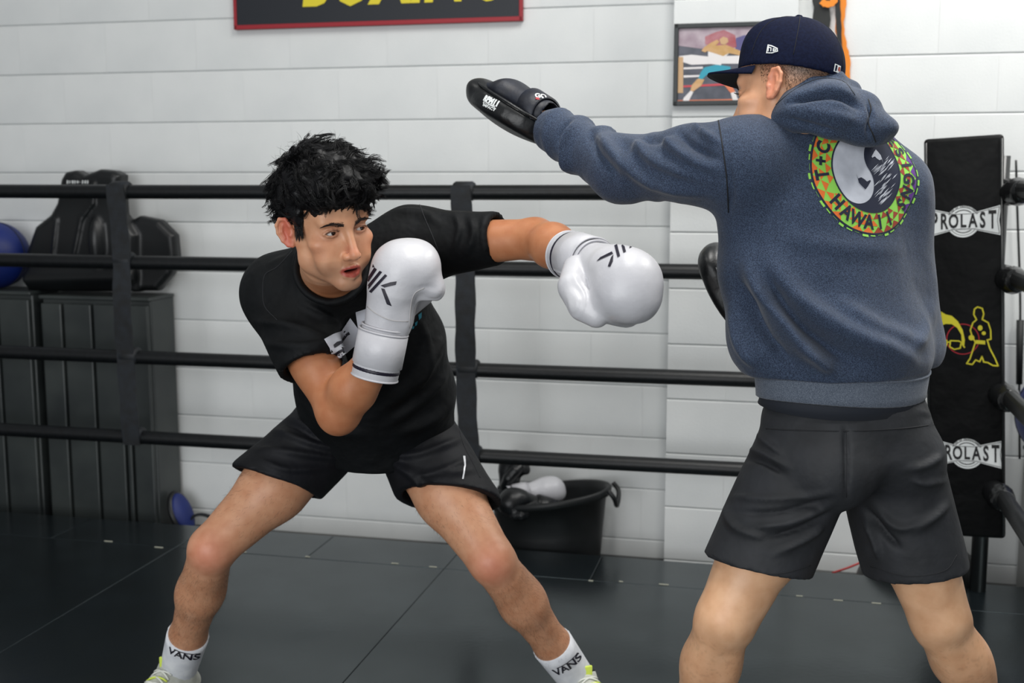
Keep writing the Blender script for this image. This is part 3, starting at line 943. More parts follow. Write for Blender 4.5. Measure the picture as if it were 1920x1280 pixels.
pic_poly('print_arm', [(430, 470), (470, 420), (560, 360), (640, 320), (670, 350), (600, 420), (480, 490)], 'p_skin', 0.0021)
pic_poly('print_head', [(670, 320), (720, 280), (780, 300), (790, 350), (740, 390), (690, 380)], 'p_wood', 0.0021)

# ---- hanging black and orange straps on the wall right of the pilaster
hk = online(1556, WY0, 0); hk[2] = online(1556, WY0, -70)[2]
st = thing('hanging_straps', (hk[0], hk[1], hk[2] - 0.02), 'black and orange straps hanging on the wall behind the navy cap', 'straps')
new_mesh('hook', *tube([hk + NN * 0.002, hk + NN * 0.05, hk + NN * 0.05 + ZZ * 0.02], 0.006, 8), M['steel'], st)
def ribbon(nm, pts, wd, m, off):
    pp_ = catmull([online(x, WY0, y) + NN * off for x, y in pts], 5); V = []; Fs = []
    n = len(pp_)
    for k, p in enumerate(pp_):
        w2 = wd * (1 + 0.12 * math.sin(k * 2.1)) / 2
        t = nrmz(pp_[min(k + 1, n - 1)] - pp_[max(k - 1, 0)]); sd = nrmz(np.cross(t, NN))
        for a, b in ((-w2, -0.002), (w2, -0.002), (w2, 0.002), (-w2, 0.002)): V.append(p + sd * a + NN * b)
    for k in range(n - 1):
        for q in range(4): Fs.append((k * 4 + q, k * 4 + (q + 1) % 4, k * 4 + 4 + (q + 1) % 4, k * 4 + 4 + q))
    Fs += [(3, 2, 1, 0), (n * 4 - 4, n * 4 - 3, n * 4 - 2, n * 4 - 1)]
    new_mesh(nm, V, Fs, M[m], st, smooth=False)
ribbon('black_strap', [(1552, -70), (1541, -20), (1540, 40), (1541, 120), (1545, 220)], 0.058, 'black_s', 0.02)
ribbon('black_strap', [(1560, -70), (1568, -10), (1571, 30), (1573, 80), (1573, 200)], 0.018, 'black_s', 0.026)
ribbon('orange_strap', [(1560, -68), (1577, -20), (1578, 10), (1574, 50), (1580, 90), (1586, 120), (1583, 200)], 0.03, 'orange', 0.016)
ribbon('orange_strap', [(1540, 4), (1548, 10), (1560, 8), (1566, -4), (1570, -40)], 0.022, 'orange', 0.034)

# ---- dark grey cabinets at the left
def cab(pxl, pxr, ztop, dep, label, seams, lean=0.0, Yf=None):
    Yf = Yf or CY0
    a = online(pxl, Yf, 700); b = online(pxr, Yf, 700); wd = np.linalg.norm((b - a)[:2]); c = (a + b) / 2
    c[2] = LOW
    t = thing('storage_cabinet', c, label, 'cabinet', 'dark grey cabinets under the body shield')
    H = ztop - LOW
    new_mesh('body', *xf(box(0, dep / 2 + 0.012, H / 2, wd, dep, H, 0.006), RW, c), M['cab'], t, smooth=False)
    xs_ = [-wd / 2] + [np.dot(online(s, Yf, 700) - c, UU) for s in seams] + [wd / 2]
    for i in range(len(xs_) - 1):
        x0, x1 = xs_[i], xs_[i + 1]
        o = new_mesh('door', *xf(box((x0 + x1) / 2, 0.0, H / 2 + 0.01, x1 - x0 - 0.012, 0.024, H - 0.06, 0.005), RW, c), M['cab'], t, smooth=False)
    new_mesh('top_board', *xf(box(0, dep / 2, H + 0.006, wd + 0.006, dep + 0.02, 0.014, 0.003), RW, c), M['cab'], t, smooth=False)
    return t, c, H, wd
ztop = online(150, CY0, 556)[2]
cab(-190, 66, ztop + 0.005, 0.18, 'dark grey cabinet at the left edge with pale corner strip', [-90, 6], Yf=CY0 - 0.02)
cab(84, 286, ztop - 0.01, 0.18, 'dark grey panelled cabinet standing under the black body shield', [126, 181, 233, 246])
# ---- black moulded body shield with wings, standing on the cabinet against the wall
Yb = WY0 - 0.14
bs0 = online(150, Yb, 540)
shield = thing('body_shield', (bs0[0], bs0[1], ztop), 'black moulded body shield standing on the grey cabinet', 'body shield')
def sp(x, y, off=0.0):
    return online(x, Yb, y) + NN * off
cS = online(160, Yb, 450)
def loc2(x, y):
    q = online(x, Yb, y) - cS; return (np.dot(q, UU), q[2])
outline = [(62, 545), (60, 470), (76, 424), (104, 402), (116, 380), (124, 335), (132, 322), (150, 319), (166, 328), (196, 317), (222, 320), (234, 328), (233, 350), (236, 400), (262, 440), (262, 545)]
R2 = np.stack([UU, ZZ, NN])
g = Grid.uniform(cS - 0.42, cS + 0.42, 0.006)
g.add(extr([loc2(*p) for p in outline], cS, R2, 0.05, 0.03), 0.0)
g.add(extr([loc2(*p) for p in [(235, 420), (262, 404), (300, 412), (328, 440), (332, 480), (322, 515), (296, 545), (250, 545), (230, 500)]], cS - NN * 0.02, R2, 0.035, 0.025), 0.02)
g.add(ell(sp(196, 455, 0.045), (0.035, 0.045, 0.11), np.stack([UU, NN, ZZ])), 0.012)
chain(g, [sp(190, 345, 0.05), sp(188, 380, 0.05), sp(166, 410, 0.05), sp(152, 480, 0.05)], [0.010] * 4, 0.006)
chain(g, [sp(120, 410, 0.05), sp(113, 480, 0.05)], [0.008] * 2, 0.006)
chain(g, [sp(206, 420, 0.05), sp(208, 470, 0.05)], [0.008] * 2, 0.006)
g.add(cone(sp(70, 520, 0.045), sp(250, 515, 0.05), 0.03, 0.03), 0.03)
V, Q = g.mesh(); sho = new_mesh('moulded_body', V, Q, M['shield'], shield)
bvS = bvh_of(sho)
tt = []
for k_, (w_, h_) in enumerate(((0.007, 0.013), (0.005, 0.011), (0.008, 0.012), (0.006, 0.012), (0.007, 0.010), (0.003, 0.004), (0.006, 0.013), (0.007, 0.012), (0.006, 0.013))):
    x_ = -0.047 + k_ * 0.0115; tt += poly_tris([(x_, -h_ / 2), (x_ + w_, -h_ / 2), (x_ + w_ * 1.1, h_ / 2), (x_ + 0.001, h_ / 2)])
decal('lettering', tt, sp(158, 341), UU, ZZ, bvS, M['white_print'], shield, 0.001, 0.02)
# ---- blue ball beside it
cB = online(-8, Yb - 0.02, 488); rB = 0.139; cB[2] = ztop + 0.020 + rB
V, Fs = lathe([(max(rB * math.sin(math.pi * k / 24), 0.0005), -rB * math.cos(math.pi * k / 24)) for k in range(25)], 36)
ball = thing('medicine_ball', (cB[0], cB[1], cB[2] - rB), 'blue ball on the grey cabinet left of the body shield', 'ball')
new_mesh('cover', *xf((V, Fs), None, cB), M['blue'], ball)
for ax_ in range(2):
    ring_ = [cB + rB * 1.002 * (math.cos(a) * ([UU, NN][ax_]) + math.sin(a) * ZZ) for a in np.linspace(0, 2 * math.pi, 40, endpoint=False)]
    new_mesh('seam', *tube(ring_, 0.0022, 6, closed=True), M['shoe_dark'], ball)
# ---- blue and black pad lying by the wall
cb = online(340, WY0 - 0.14, 962); cb[2] = max(cb[2], LOW + 0.02)
fp = thing('kick_pad', (cb[0], cb[1], LOW), 'small blue and black pad on the floor by the block wall', 'pad')
g = Grid.uniform(cb - 0.16, cb + 0.16, 0.004)
Rk = frame_from(nrmz(UU * 0.85 + ZZ * 0.45 + NN * 0.3), ZZ)
g.add(ell(cb, (0.10, 0.06, 0.022), Rk), 0)
V, Q = g.mesh(); new_mesh('shell', V, Q, M['shield'], fp)
g = Grid.uniform(cb - 0.16, cb + 0.16, 0.004)
g.add(ell(cb + Rk[2] * 0.014, (0.085, 0.048, 0.016), Rk), 0)
V, Q = g.mesh(); new_mesh('face', V, Q, M['blue'], fp)
p0 = online(357, WY0 - 0.12, 980); 
new_mesh('strap', *tube(catmull([online(354, WY0 - 0.14, 978), online(362, WY0 - 0.13, 968), online(376, WY0 - 0.12, 964), online(392, WY0 - 0.12, 968), online(400, WY0 - 0.12, 978)], 5), 0.012, 8, flat=0.4), M['strap'], fp)
# ---- black tub
bc = online(1030, WY0 - 0.20, 1010); bc[2] = LOW
tubt = thing('rubber_tub', bc, 'black rubber tub of boxing gloves standing by the wall', 'tub')
Ht = online(1030, WY0 - 0.20, 922)[2] - LOW
prof = [(0.0005, 0.0), (0.165, 0.0), (0.175, 0.01), (0.186, Ht * 0.5), (0.197, Ht - 0.03), (0.212, Ht - 0.028), (0.215, Ht - 0.006), (0.208, Ht), (0.197, Ht - 0.004), (0.188, Ht - 0.03), (0.172, 0.03), (0.0005, 0.024)]
V, Fs = lathe(prof, 56, 1.10, 0.80)
def tub_warp(p):
    s = max(p[2], 0) / Ht
    return np.array([p[0] - 0.0 * s, p[1], p[2] + 0.17 * s * p[0] - 0.10 * s * abs(p[0]) * 0 ])
Rb = np.stack([UU * 1.0, -NN, ZZ])
V = [tub_warp(p) for p in V]
BC = bc.copy()
new_mesh('tub_body', *xf((V, Fs), Rb, BC), M['bin'], tubt)
hx = 0.215 * 1.10
hp = [np.array([hx * 0.985, -0.06, Ht - 0.03]), np.array([hx * 1.08, -0.055, Ht - 0.06]), np.array([hx * 1.09, 0.0, Ht - 0.095]), np.array([hx * 1.08, 0.055, Ht - 0.06]), np.array([hx * 0.985, 0.06, Ht - 0.03])]
new_mesh('handle', *xf(tube(catmull([tub_warp(p) + np.array([0, 0, 0.03]) for p in hp], 5), 0.009, 8), Rb, BC), M['bin'], tubt)
TUBTOP = BC + ZZ * (Ht)
# ---- black half ball by the wall at the right
dc = online(1728, WY0 - 0.29, 1060); dc[2] = LOW
rd = 0.225
V, Fs = lathe([(0.0005, 0.0), (rd * 1.03, 0.0), (rd * 1.05, 0.012), (rd * 1.03, 0.024)] + [(rd * math.cos(a), 0.024 + 0.225 * math.sin(a)) for a in np.linspace(0.02, math.pi / 2 - 0.001, 16)], 48)
dm = thing('balance_dome', dc, 'black rubber half ball on the floor behind the coach', 'half ball')
new_mesh('dome', *xf((V, Fs), None, dc), M['dome'], dm)
V, Fs = lathe([(rd * 1.035, 0.002), (rd * 1.07, 0.004), (rd * 1.07, 0.022), (rd * 1.035, 0.026)], 48)
new_mesh('rim', *xf((V, Fs), None, dc), M['pad_edge'], dm)
cpts = [online(1560, WY0 - 0.16, 1074), online(1590, WY0 - 0.16, 1064), online(1625, WY0 - 0.14, 1050), online(1680, WY0 - 0.1, 1030)]
o = new_mesh('red_cord', *tube(catmull(cpts, 4), 0.004, 6), M['redcord'], None, origin=tuple(cpts[0]))
tag(o, 'thin red cord lying against the wall beside the black half ball', 'cord')
# ---- blue ball and box, cord behind the right ropes
bx = online(2060, WY0 - 0.26, 900); bx[2] = LOW
t = thing('plyo_box', bx, 'grey wooden box partly hidden by the corner post', 'box')
zq = online(2060, WY0 - 0.26, 872)[2]
new_mesh('body', *xf(box(0, 0, (zq - LOW) / 2, 0.4, 0.4, zq - LOW, 0.006), RW, bx), M['box'], t, smooth=False)
new_mesh('lid', *xf(box(0, 0, zq - LOW + 0.006, 0.41, 0.41, 0.012, 0.003), RW, bx), M['cab'], t, smooth=False)
rB = 0.155; cB = bx - UU * 0.12; cB[2] = zq + 0.012 + rB
ball2 = thing('exercise_ball', (cB[0], cB[1], cB[2] - rB), 'blue ball on the grey box right of the corner pad', 'ball')
V, Fs = lathe([(max(rB * math.sin(math.pi * k / 24), 0.0005), -rB * math.cos(math.pi * k / 24)) for k in range(25)], 36)
new_mesh('cover', *xf((V, Fs), None, cB), M['blue'], ball2)
for ax_ in range(2):
    ring_ = [cB + rB * 1.002 * (math.cos(a) * ([UU, NN][ax_]) + math.sin(a) * ZZ) for a in np.linspace(0, 2 * math.pi, 40, endpoint=False)]
    new_mesh('seam', *tube(ring_, 0.002, 6, closed=True), M['shoe_dark'], ball2)
cp = [online(1905, WY0 - 0.03, 300), online(1907, WY0 - 0.03, 380), online(1912, WY0 - 0.03, 520), online(1913, WY0 - 0.03, 600), online(1911, WY0 - 0.03, 720), online(1912, WY0 - 0.03, 860)]
cd = thing('skipping_rope', tuple(cp[-1]), 'thin black skipping rope hanging on the wall right of the corner pad', 'skipping rope')
new_mesh('cord', *tube(catmull(cp, 5), 0.004, 6), M['black_s'], cd)
new_mesh('grip', *tube([cp[3], cp[4]], [0.013, 0.011], 10), M['black_s'], cd)
# ceiling fixtures that hold the lamps
for (x, y, z) in ((-1.6, 1.9, 3.9), (0.5, 1.7, 3.9), (2.4, 2.9, 3.6)):
    t = thing('ceiling_lamp', (x, y, z), ['long white ceiling lamp above the ring, leftmost of three', 'long white ceiling lamp above the ring, middle of three', 'long white ceiling lamp above the corner post'][0 if x < 0 else 1 if x < 1 else 2], 'lamp', 'ceiling lamps above the ring')
    new_mesh('housing', *box(x, y, z + 0.06, 0.54, 2.44, 0.09, 0.01), M['lamp'], t, smooth=False)
    new_mesh('hanger', *tube([(x, y, z + 0.1), (x, y, z + 0.7)], 0.012, 8), M['steel'], t)
# ================================================================== PEOPLE: shared head sculpt
def head_frame(c, fwd, up):
    f = nrmz(fwd); u = np.asarray(up, float); u = nrmz(u - f * np.dot(u, f)); l = np.cross(u, f)   # l = person's left
    return np.stack([l, f, u]), np.asarray(c, float)

def sculpt_head(g, R, c, flare=34, open_mouth=1.0, S=1.0):
    """skull, face, ears, eyelids, nose, lips: local x = person's left, y = forward, z = up, origin between the ears at eye level"""
    W = lambda x, y, z: c + S * (R[0] * x + R[1] * y + R[2] * z)
    E = lambda p, r, rot=None: ell(W(*p), np.array(r) * S, R if rot is None else rot @ R)
    K = lambda a, b, r1, r2=None: cone(W(*a), W(*b), r1 * S, (r1 if r2 is None else r2) * S)
    g.add(E((0, -0.014, 0.034), (0.076, 0.098, 0.086)), 0.01)
    g.add(E((0, 0.040, 0.046), (0.062, 0.050, 0.052)), 0.02)
    g.add(E((0, 0.030, -0.028), (0.057, 0.060, 0.078)), 0.02)
    for s in (-1, 1):
        g.add(K((s * 0.055, -0.002, -0.030), (s * 0.047, 0.006, -0.068), 0.016, 0.014), 0.02)
        g.add(K((s * 0.047, 0.006, -0.068), (s * 0.013, 0.074, -0.104), 0.015, 0.014), 0.022)
        g.add(E((s * 0.049, 0.056, -0.024), (0.019, 0.020, 0.015)), 0.02)
        g.add(E((s * 0.036, 0.062, -0.058), (0.022, 0.020, 0.026)), 0.02)
    g.add(E((0, 0.074, -0.100), (0.020, 0.017, 0.017)), 0.018)
    g.add(E((0, 0.070, -0.072), (0.030, 0.020, 0.022)), 0.016)
    for s in (-1, 1):
        g.add(K((s * 0.010, 0.082, 0.017), (s * 0.044, 0.072, 0.021), 0.0105, 0.009), 0.014)
        g.sub(E((s * 0.031, 0.089, 0.0005), (0.019, 0.012, 0.0115)), 0.014)
    # nose
    g.add(K((0, 0.085, 0.012), (0, 0.1065, -0.036), 0.0070, 0.0080), 0.009)
    g.add(E((0, 0.1075, -0.0435), (0.0100, 0.0105, 0.0095)), 0.008)
    for s in (-1, 1):
        g.add(E((s * 0.0118, 0.0955, -0.0470), (0.0072, 0.0105, 0.0075)), 0.006)
        g.sub(E((s * 0.0068, 0.0985, -0.0540), (0.0036, 0.0055, 0.0038)), 0.003)
    # lids around the eyeballs
    for s in (-1, 1):
        ec = (s * 0.0315, 0.0665, 0.0)
        g.add(E(ec, (0.0158, 0.0148, 0.0140)), 0.006)
        up = [(-0.0150, 0.0100, -0.0008), (-0.008, 0.0138, 0.0050), (0.0, 0.0150, 0.0062), (0.009, 0.0128, 0.0046), (0.0155, 0.0080, -0.0006)]
        dn = [(-0.0150, 0.0100, -0.0012), (-0.008, 0.0135, -0.0052), (0.0, 0.0145, -0.0062), (0.009, 0.0125, -0.0050), (0.0155, 0.0080, -0.0010)]
        q = lambda p: (ec[0] + s * p[0], ec[1] + p[1], ec[2] + p[2])
        # aperture
        for zz in (-0.0024, 0.0, 0.0026):
            xx = 0.0108 - abs(zz) * 0.9
            for q0, q1 in ((-1, 0), (0, 1)):
                g.sub(K((ec[0] + q0 * xx, 0.0800 - 0.0042 * abs(q0), zz), (ec[0] + q1 * xx, 0.0800 - 0.0042 * abs(q1), zz), 0.0036), 0.0010)
        for a, b in zip(up[:-1], up[1:]): g.add(K(q(a), q(b), 0.0026), 0.0022)
        for a, b in zip(dn[:-1], dn[1:]): g.add(K(q(a), q(b), 0.0020), 0.0022)
    # lips, slightly parted
    o = 0.0035 * open_mouth
    ul = [(-0.0215, 0.0800, -0.0770), (-0.013, 0.0900, -0.0722 + o * 0.2), (-0.0045, 0.0945, -0.0700 + o * 0.3), (0, 0.0940, -0.0712 + o * 0.3), (0.0045, 0.0945, -0.0700 + o * 0.3), (0.013, 0.0900, -0.0722 + o * 0.2), (0.0215, 0.0800, -0.0770)]
    ll = [(-0.0205, 0.0800, -0.0780), (-0.012, 0.0880, -0.0825 - o), (0, 0.0920, -0.0848 - o * 1.3), (0.012, 0.0880, -0.0825 - o), (0.0205, 0.0800, -0.0780)]
    rr = [0.0026, 0.0038, 0.0042, 0.0039, 0.0042, 0.0038, 0.0026]
    for i in range(6): g.add(K(ul[i], ul[i + 1], rr[i], rr[i + 1]), 0.004)
    rr = [0.003, 0.0055, 0.0066, 0.0055, 0.003]
    for i in range(4): g.add(K(ll[i], ll[i + 1], rr[i], rr[i + 1]), 0.004)
    if open_mouth > 0.3:
        g.sub(ell(W(0, 0.094, -0.0772), np.array((0.0155, 0.018, 0.0042)) * S, R), 0.0022)
    # ears
    for s in (-1, 1):
        a = math.radians(-flare * s); rot = np.array([[math.cos(a), -math.sin(a), 0], [math.sin(a), math.cos(a), 0], [0, 0, 1]])
        b = math.radians(-12); rx = np.array([[1, 0, 0], [0, math.cos(b), -math.sin(b)], [0, math.sin(b), math.cos(b)]])
        Rr = rx @ rot
        ec = np.array((s * 0.0815, -0.014, -0.010))
        qe = lambda x, y, z: tuple(ec + (Rr.T @ np.array((x, y, z))) * np.array([1, 1, 1]))
        g.add(ell(W(*ec), np.array((0.0060, 0.0165, 0.029)) * S, Rr @ R), 0.005)
        g.sub(ell(W(*qe(s * 0.0065, 0.001, 0.000)), np.array((0.0055, 0.0105, 0.019)) * S, Rr @ R), 0.003)
        rim = [(s * 0.002, 0.012, 0.012), (s * 0.003, 0.006, 0.027), (s * 0.004, -0.006, 0.029), (s * 0.005, -0.0155, 0.018), (s * 0.005, -0.0165, 0.002), (s * 0.004, -0.011, -0.014), (s * 0.002, -0.003, -0.025), (s * 0.001, 0.006, -0.027), (s * 0.000, 0.010, -0.018)]
        for i in range(len(rim) - 1): g.add(K(qe(*rim[i]), qe(*rim[i + 1]), 0.0036, 0.0036), 0.003)
        anti = [(s * 0.003, -0.004, 0.016), (s * 0.0035, -0.0085, 0.004), (s * 0.003, -0.005, -0.010)]
        for i in range(2): g.add(K(qe(*anti[i]), qe(*anti[i + 1]), 0.0026), 0.003)
        g.add(K(qe(0, 0.012, -0.002), qe(s * 0.003, 0.009, -0.006), 0.004), 0.004)
    return W

def head_local(V, R, c, S=1.0):
    q = (V - c) / S; return q @ R[0], q @ R[1], q @ R[2]

def blend(col, target, wgt):
    wgt = np.clip(wgt, 0, 1)[:, None]; return col * (1 - wgt) + np.array(target[:3]) * wgt

def eyes(parent, R, c, look, S=1.0, names=('eye', 'eye')):
    for s in (-1, 1):
        ec = c + S * (R[0] * s * 0.0315 + R[1] * 0.0668)
        r = 0.0125 * S
        ld = nrmz(look)
        Rm = frame_from(ld, R[2])
        V = []; Fs = []; n, mseg = 26, 24
        for i in range(n):
            a = math.pi * i / (n - 1)
            rr = r * (1.0 + 0.03 * math.exp(-(a / 0.35) ** 2))
            for k in range(mseg):
                b = 2 * math.pi * k / mseg
                p = np.array([math.sin(a) * math.cos(b), math.sin(a) * math.sin(b), math.cos(a)]) * rr
                V.append(ec + Rm.T @ p)
        for i in range(n - 1):
            for k in range(mseg):
                Fs.append((i * mseg + k, i * mseg + (k + 1) % mseg, (i + 1) * mseg + (k + 1) % mseg, (i + 1) * mseg + k))
        V = np.array(V)
        o = new_mesh('eye', V, np.array(Fs), M['eye'], parent)
        a = np.repeat(np.array([math.pi * i / (n - 1) for i in range(n)]), mseg)
        col = np.tile(np.array(C(222, 220, 216)[:3]), (len(V), 1))
        col = blend(col, C(40, 26, 20), (0.56 - a) / 0.05)
        col = blend(col, C(6, 6, 8), (0.25 - a) / 0.05)
        paint(o, col)

def strand_mesh(P3d, R3d, sides=3):
    """P3d (N,n,3) paths, R3d (N,n) radii -> one mesh of thin tapered tubes"""
    N_, n, _ = P3d.shape
    T = np.gradient(P3d, axis=1); T /= np.linalg.norm(T, axis=2, keepdims=True) + 1e-12
    h = np.where(np.abs(T[..., 2:3]) < 0.9, np.array([0, 0, 1.0]), np.array([1.0, 0, 0]))
    X = np.cross(T, h); X /= np.linalg.norm(X, axis=2, keepdims=True) + 1e-12
    Y = np.cross(T, X)
    V = np.stack([P3d + R3d[..., None] * (math.cos(2 * math.pi * k / sides) * X + math.sin(2 * math.pi * k / sides) * Y) for k in range(sides)], 2)
    idx = np.arange(N_ * n * sides).reshape(N_, n, sides)
    Fs = np.concatenate([np.stack([idx[:, :-1, k], idx[:, :-1, (k + 1) % sides], idx[:, 1:, (k + 1) % sides], idx[:, 1:, k]], -1).reshape(-1, 4) for k in range(sides)])
    return V.reshape(-1, 3), Fs

def strands(roots, dirs, curl, L, r0, nseg=6, sides=4):
    paths = []
    for i, (p, d) in enumerate(zip(roots, dirs)):
        pts = [p]; dd = d.copy(); ln = L[i]
        for k in range(nseg):
            dd = nrmz(dd + curl(i, k, pts[-1])); pts.append(pts[-1] + dd * ln / nseg)
        paths.append(pts)
    P3d = np.array(paths); t = np.arange(nseg + 1) / nseg
    return strand_mesh(P3d, np.asarray(r0)[:, None] * (1 - 0.85 * t ** 1.5)[None, :], sides)

def clumps(paths, roff, nper, r, rs, tip=0.3, sides=3):
    """every guide path grows a bundle of fine hairs that close up towards the tip"""
    G = np.array(paths); N_, n, _ = G.shape
    off = rs.normal(0, 1, (N_, nper, 3)); off *= roff / 1.6
    t = np.linspace(0, 1, n)
    w_ = (1 - (1 - tip) * t ** 0.8)[None, None, :, None]
    P3d = G[:, None] + off[:, :, None, :] * w_ + rs.normal(0, 0.0006, (N_, nper, n, 3)) * t[None, None, :, None]
    P3d = P3d.reshape(-1, n, 3)
    R3d = (r * rs.uniform(0.7, 1.2, (len(P3d), 1))) * (1 - 0.8 * t ** 2)[None, :]
    return strand_mesh(P3d, R3d, sides)

# ================================================================== BOXER
BO = np.array([float(at(700, 1300, 3.0)[0]), 2.98, 0.0])
boxer = thing('person', BO, 'boxer in black t-shirt and shorts crouching and punching with white gloves', 'person')
hipA, hipB = at(622, 808, 2.86), at(768, 815, 2.86)            # A = image left, B = image right
knA, knB = at(398, 1028, 2.68), at(922, 1050, 2.67)
anA, anB = at(334, 1256, 2.90), at(1082, 1272, 2.87)
shA, shB = at(530, 550, 2.56), at(772, 462, 2.56)
elA, elB = at(634, 768, 2.375), at(1004, 447, 2.42)
wrA, wrB = at(708, 664, 2.30), at(1088, 482, 2.255)
pel = at(695, 795, 2.87); wst = at(685, 715, 2.80); chest = at(655, 600, 2.66); nk = at(622, 512, 2.515)
HC = at(613, 417, 2.345)
yaw, pit, rol = math.radians(37), math.radians(10), math.radians(8)
f0 = np.array([math.sin(yaw) * math.cos(pit), -math.cos(yaw) * math.cos(pit), -math.sin(pit)])
up0 = np.array([-math.sin(rol) * math.cos(yaw), -math.sin(rol) * math.sin(yaw), math.cos(rol)])
HR, HC = head_frame(HC, f0, up0)

lo = np.array([-0.98, 2.1, 0.0]); hi = np.array([0.32, 3.16, 1.52])
g = Grid(axis_mix(lo[0], hi[0], 0.0055, HC[0] - 0.115, HC[0] + 0.125, 0.0017),
         axis_mix(lo[1], hi[1], 0.0060, HC[1] - 0.125, HC[1] + 0.085, 0.0018),
         axis_mix(lo[2], hi[2], 0.0060, HC[2] - 0.135, HC[2] + 0.07, 0.0017))
for s, hp, kn, an in ((-1, hipA, knA, anA), (1, hipB, knB, anB)):
    side = nrmz(np.cross(kn - hp, an - kn)); 
    g.add(cone(hp, hp + (kn - hp) * 0.5, 0.086, 0.078), 0.02)
    g.add(cone(hp + (kn - hp) * 0.5, kn, 0.078, 0.054), 0.03)
    fw = nrmz(np.array([0, -1, 0]) - nrmz(an - kn) * np.dot(np.array([0, -1, 0]), nrmz(an - kn)))
    g.add(ell(kn + fw * 0.018, (0.036, 0.030, 0.042), np.stack([nrmz(np.cross(fw, nrmz(an - kn))), fw, nrmz(kn - an)])), 0.02)
    sh = an - kn
    g.add(cone(kn, kn + sh * 0.35, 0.052, 0.053), 0.02)
    g.add(cone(kn + sh * 0.35, kn + sh * 0.7, 0.053, 0.042), 0.03)
    g.add(cone(kn + sh * 0.7, an, 0.042, 0.034), 0.03)
    g.add(ell(kn + sh * 0.30 - fw * 0.028, (0.046, 0.040, 0.105), np.stack([nrmz(np.cross(fw, sh)), fw, nrmz(sh)])), 0.03)
    ft = nrmz(np.array([s * 0.45, -0.9, 0.0]))
    toe = an + ft * 0.15; toe[2] = 0.035
    heel = an - ft * 0.04; heel[2] = 0.045
    g.add(cone(an + ZZ * -0.012, toe, 0.028, 0.016), 0.012); g.add(cone(an, heel, 0.028, 0.024), 0.012)
# torso
sd = np.array([1.0, 0, 0]); sds = nrmz(shB - shA)
g.add(ecap(pel, wst, sd, (0.145, 0.092), (0.125, 0.086), 0.05), 0.02)
g.add(ecap(wst, chest, nrmz(sd + sds), (0.125, 0.088), (0.14, 0.092)), 0.03)
g.add(ecap(chest, nk, sds, (0.135, 0.088), (0.09, 0.06)), 0.04)
g.add(cone(nk, HC + HR[2] * -0.075 - HR[1] * 0.012, 0.064, 0.056), 0.03)
g.add(cone(nk, shA, 0.055, 0.055), 0.04); g.add(cone(nk, shB, 0.055, 0.055), 0.04)
# arms
g.add(cone(shA, elA, 0.056, 0.044), 0.03)
g.add(ell((shA * 0.45 + elA * 0.55) + np.array([0.0, -0.012, 0]), (0.048, 0.050, 0.085), frame_from(elA - shA, (1, 0, 0))), 0.03)
g.add(ell(elA + np.array([0.002, 0.0, -0.012]), (0.036, 0.040, 0.036)), 0.02)
g.add(cone(elA, elA * 0.62 + wrA * 0.38, 0.041, 0.046), 0.02); g.add(cone(elA * 0.62 + wrA * 0.38, wrA, 0.046, 0.031), 0.02)
g.add(cone(elA + np.array([0.0, 0, -0.02]), elA * 0.35 + wrA * 0.65 + np.array([0.012, 0, -0.012]), 0.026, 0.022), 0.02)
g.add(cone(shB, elB, 0.056, 0.040), 0.03)
g.add(ell(elB + np.array([0.0, 0.012, -0.004]), (0.034, 0.036, 0.034)), 0.02)
g.add(cone(elB, elB * 0.6 + wrB * 0.4, 0.038, 0.043), 0.02); g.add(cone(elB * 0.6 + wrB * 0.4, wrB, 0.043, 0.034), 0.02)
# hands closed inside the gloves
GA = nrmz(at(740, 500, 2.30) - at(704, 680, 2.30)); GB = nrmz(at(1180, 512, 2.10) - at(1075, 478, 2.27))
g.add(cone(wrA, wrA + GA * 0.10, 0.031, 0.036), 0.01); g.add(cone(wrB, wrB + GB * 0.10, 0.032, 0.036), 0.01)
sculpt_head(g, HR, HC)
V, Q = g.mesh(); V = relax(V, Q, 1, 0.4)
body = new_mesh('body', V, Q, M['skin'], boxer)
col = np.tile(np.array(C(206, 154, 120)[:3]), (len(V), 1))
hx_, hy_, hz_ = head_local(V, HR, HC)
inh = (np.abs(hx_) < 0.11) & (np.abs(hy_) < 0.13) & (hz_ > -0.13) & (hz_ < 0.13)
gs = lambda dx, dy, dz, s: np.exp(-(dx ** 2 + dy ** 2 + dz ** 2) / s ** 2)
fc_ = np.where(inh, 1.0, 0.0)
col = blend(col, C(212, 160, 126), fc_ * 0.8)
for s in (-1, 1):
    col = blend(col, C(206, 128, 100), fc_ * 0.55 * gs(hx_ - s * 0.045, hy_ - 0.06, hz_ + 0.03, 0.022))
    col = blend(col, C(206, 104, 86), fc_ * 0.85 * np.exp(-((hx_ - s * 0.084) / 0.010) ** 2) * (np.abs(hz_ + 0.01) < 0.045) * (hy_ < 0.012))
    col = blend(col, C(150, 98, 80), fc_ * 0.55 * gs((hx_ - s * 0.031) * 0.7, (hy_ - 0.08) * 0.3, (hz_ - 0.001) * 1.2, 0.014))
col = blend(col, C(206, 122, 100), fc_ * 0.6 * gs(hx_, hy_ - 0.104, hz_ + 0.036, 0.016))
st_ = fc_ * (hz_ < -0.055) * np.clip((hy_ - 0.0) / 0.04, 0, 1)
col = blend(col, C(140, 108, 90), 0.42 * st_ * np.clip((-0.05 - hz_) / 0.02, 0, 1))
lipd = np.sqrt((hx_ / 0.0235) ** 2 + ((hz_ + 0.0778) / 0.0125) ** 2)
col = blend(col, C(168, 80, 68), fc_ * (hy_ > 0.076) * np.clip((1.05 - lipd) * 6, 0, 1))
lipi = np.sqrt((hx_ / 0.0150) ** 2 + ((hz_ + 0.0772) / 0.0036) ** 2)
col = blend(col, C(60, 14, 16), fc_ * (hy_ < 0.091) * (hy_ > 0.06) * np.clip((1.1 - lipi) * 5, 0, 1))
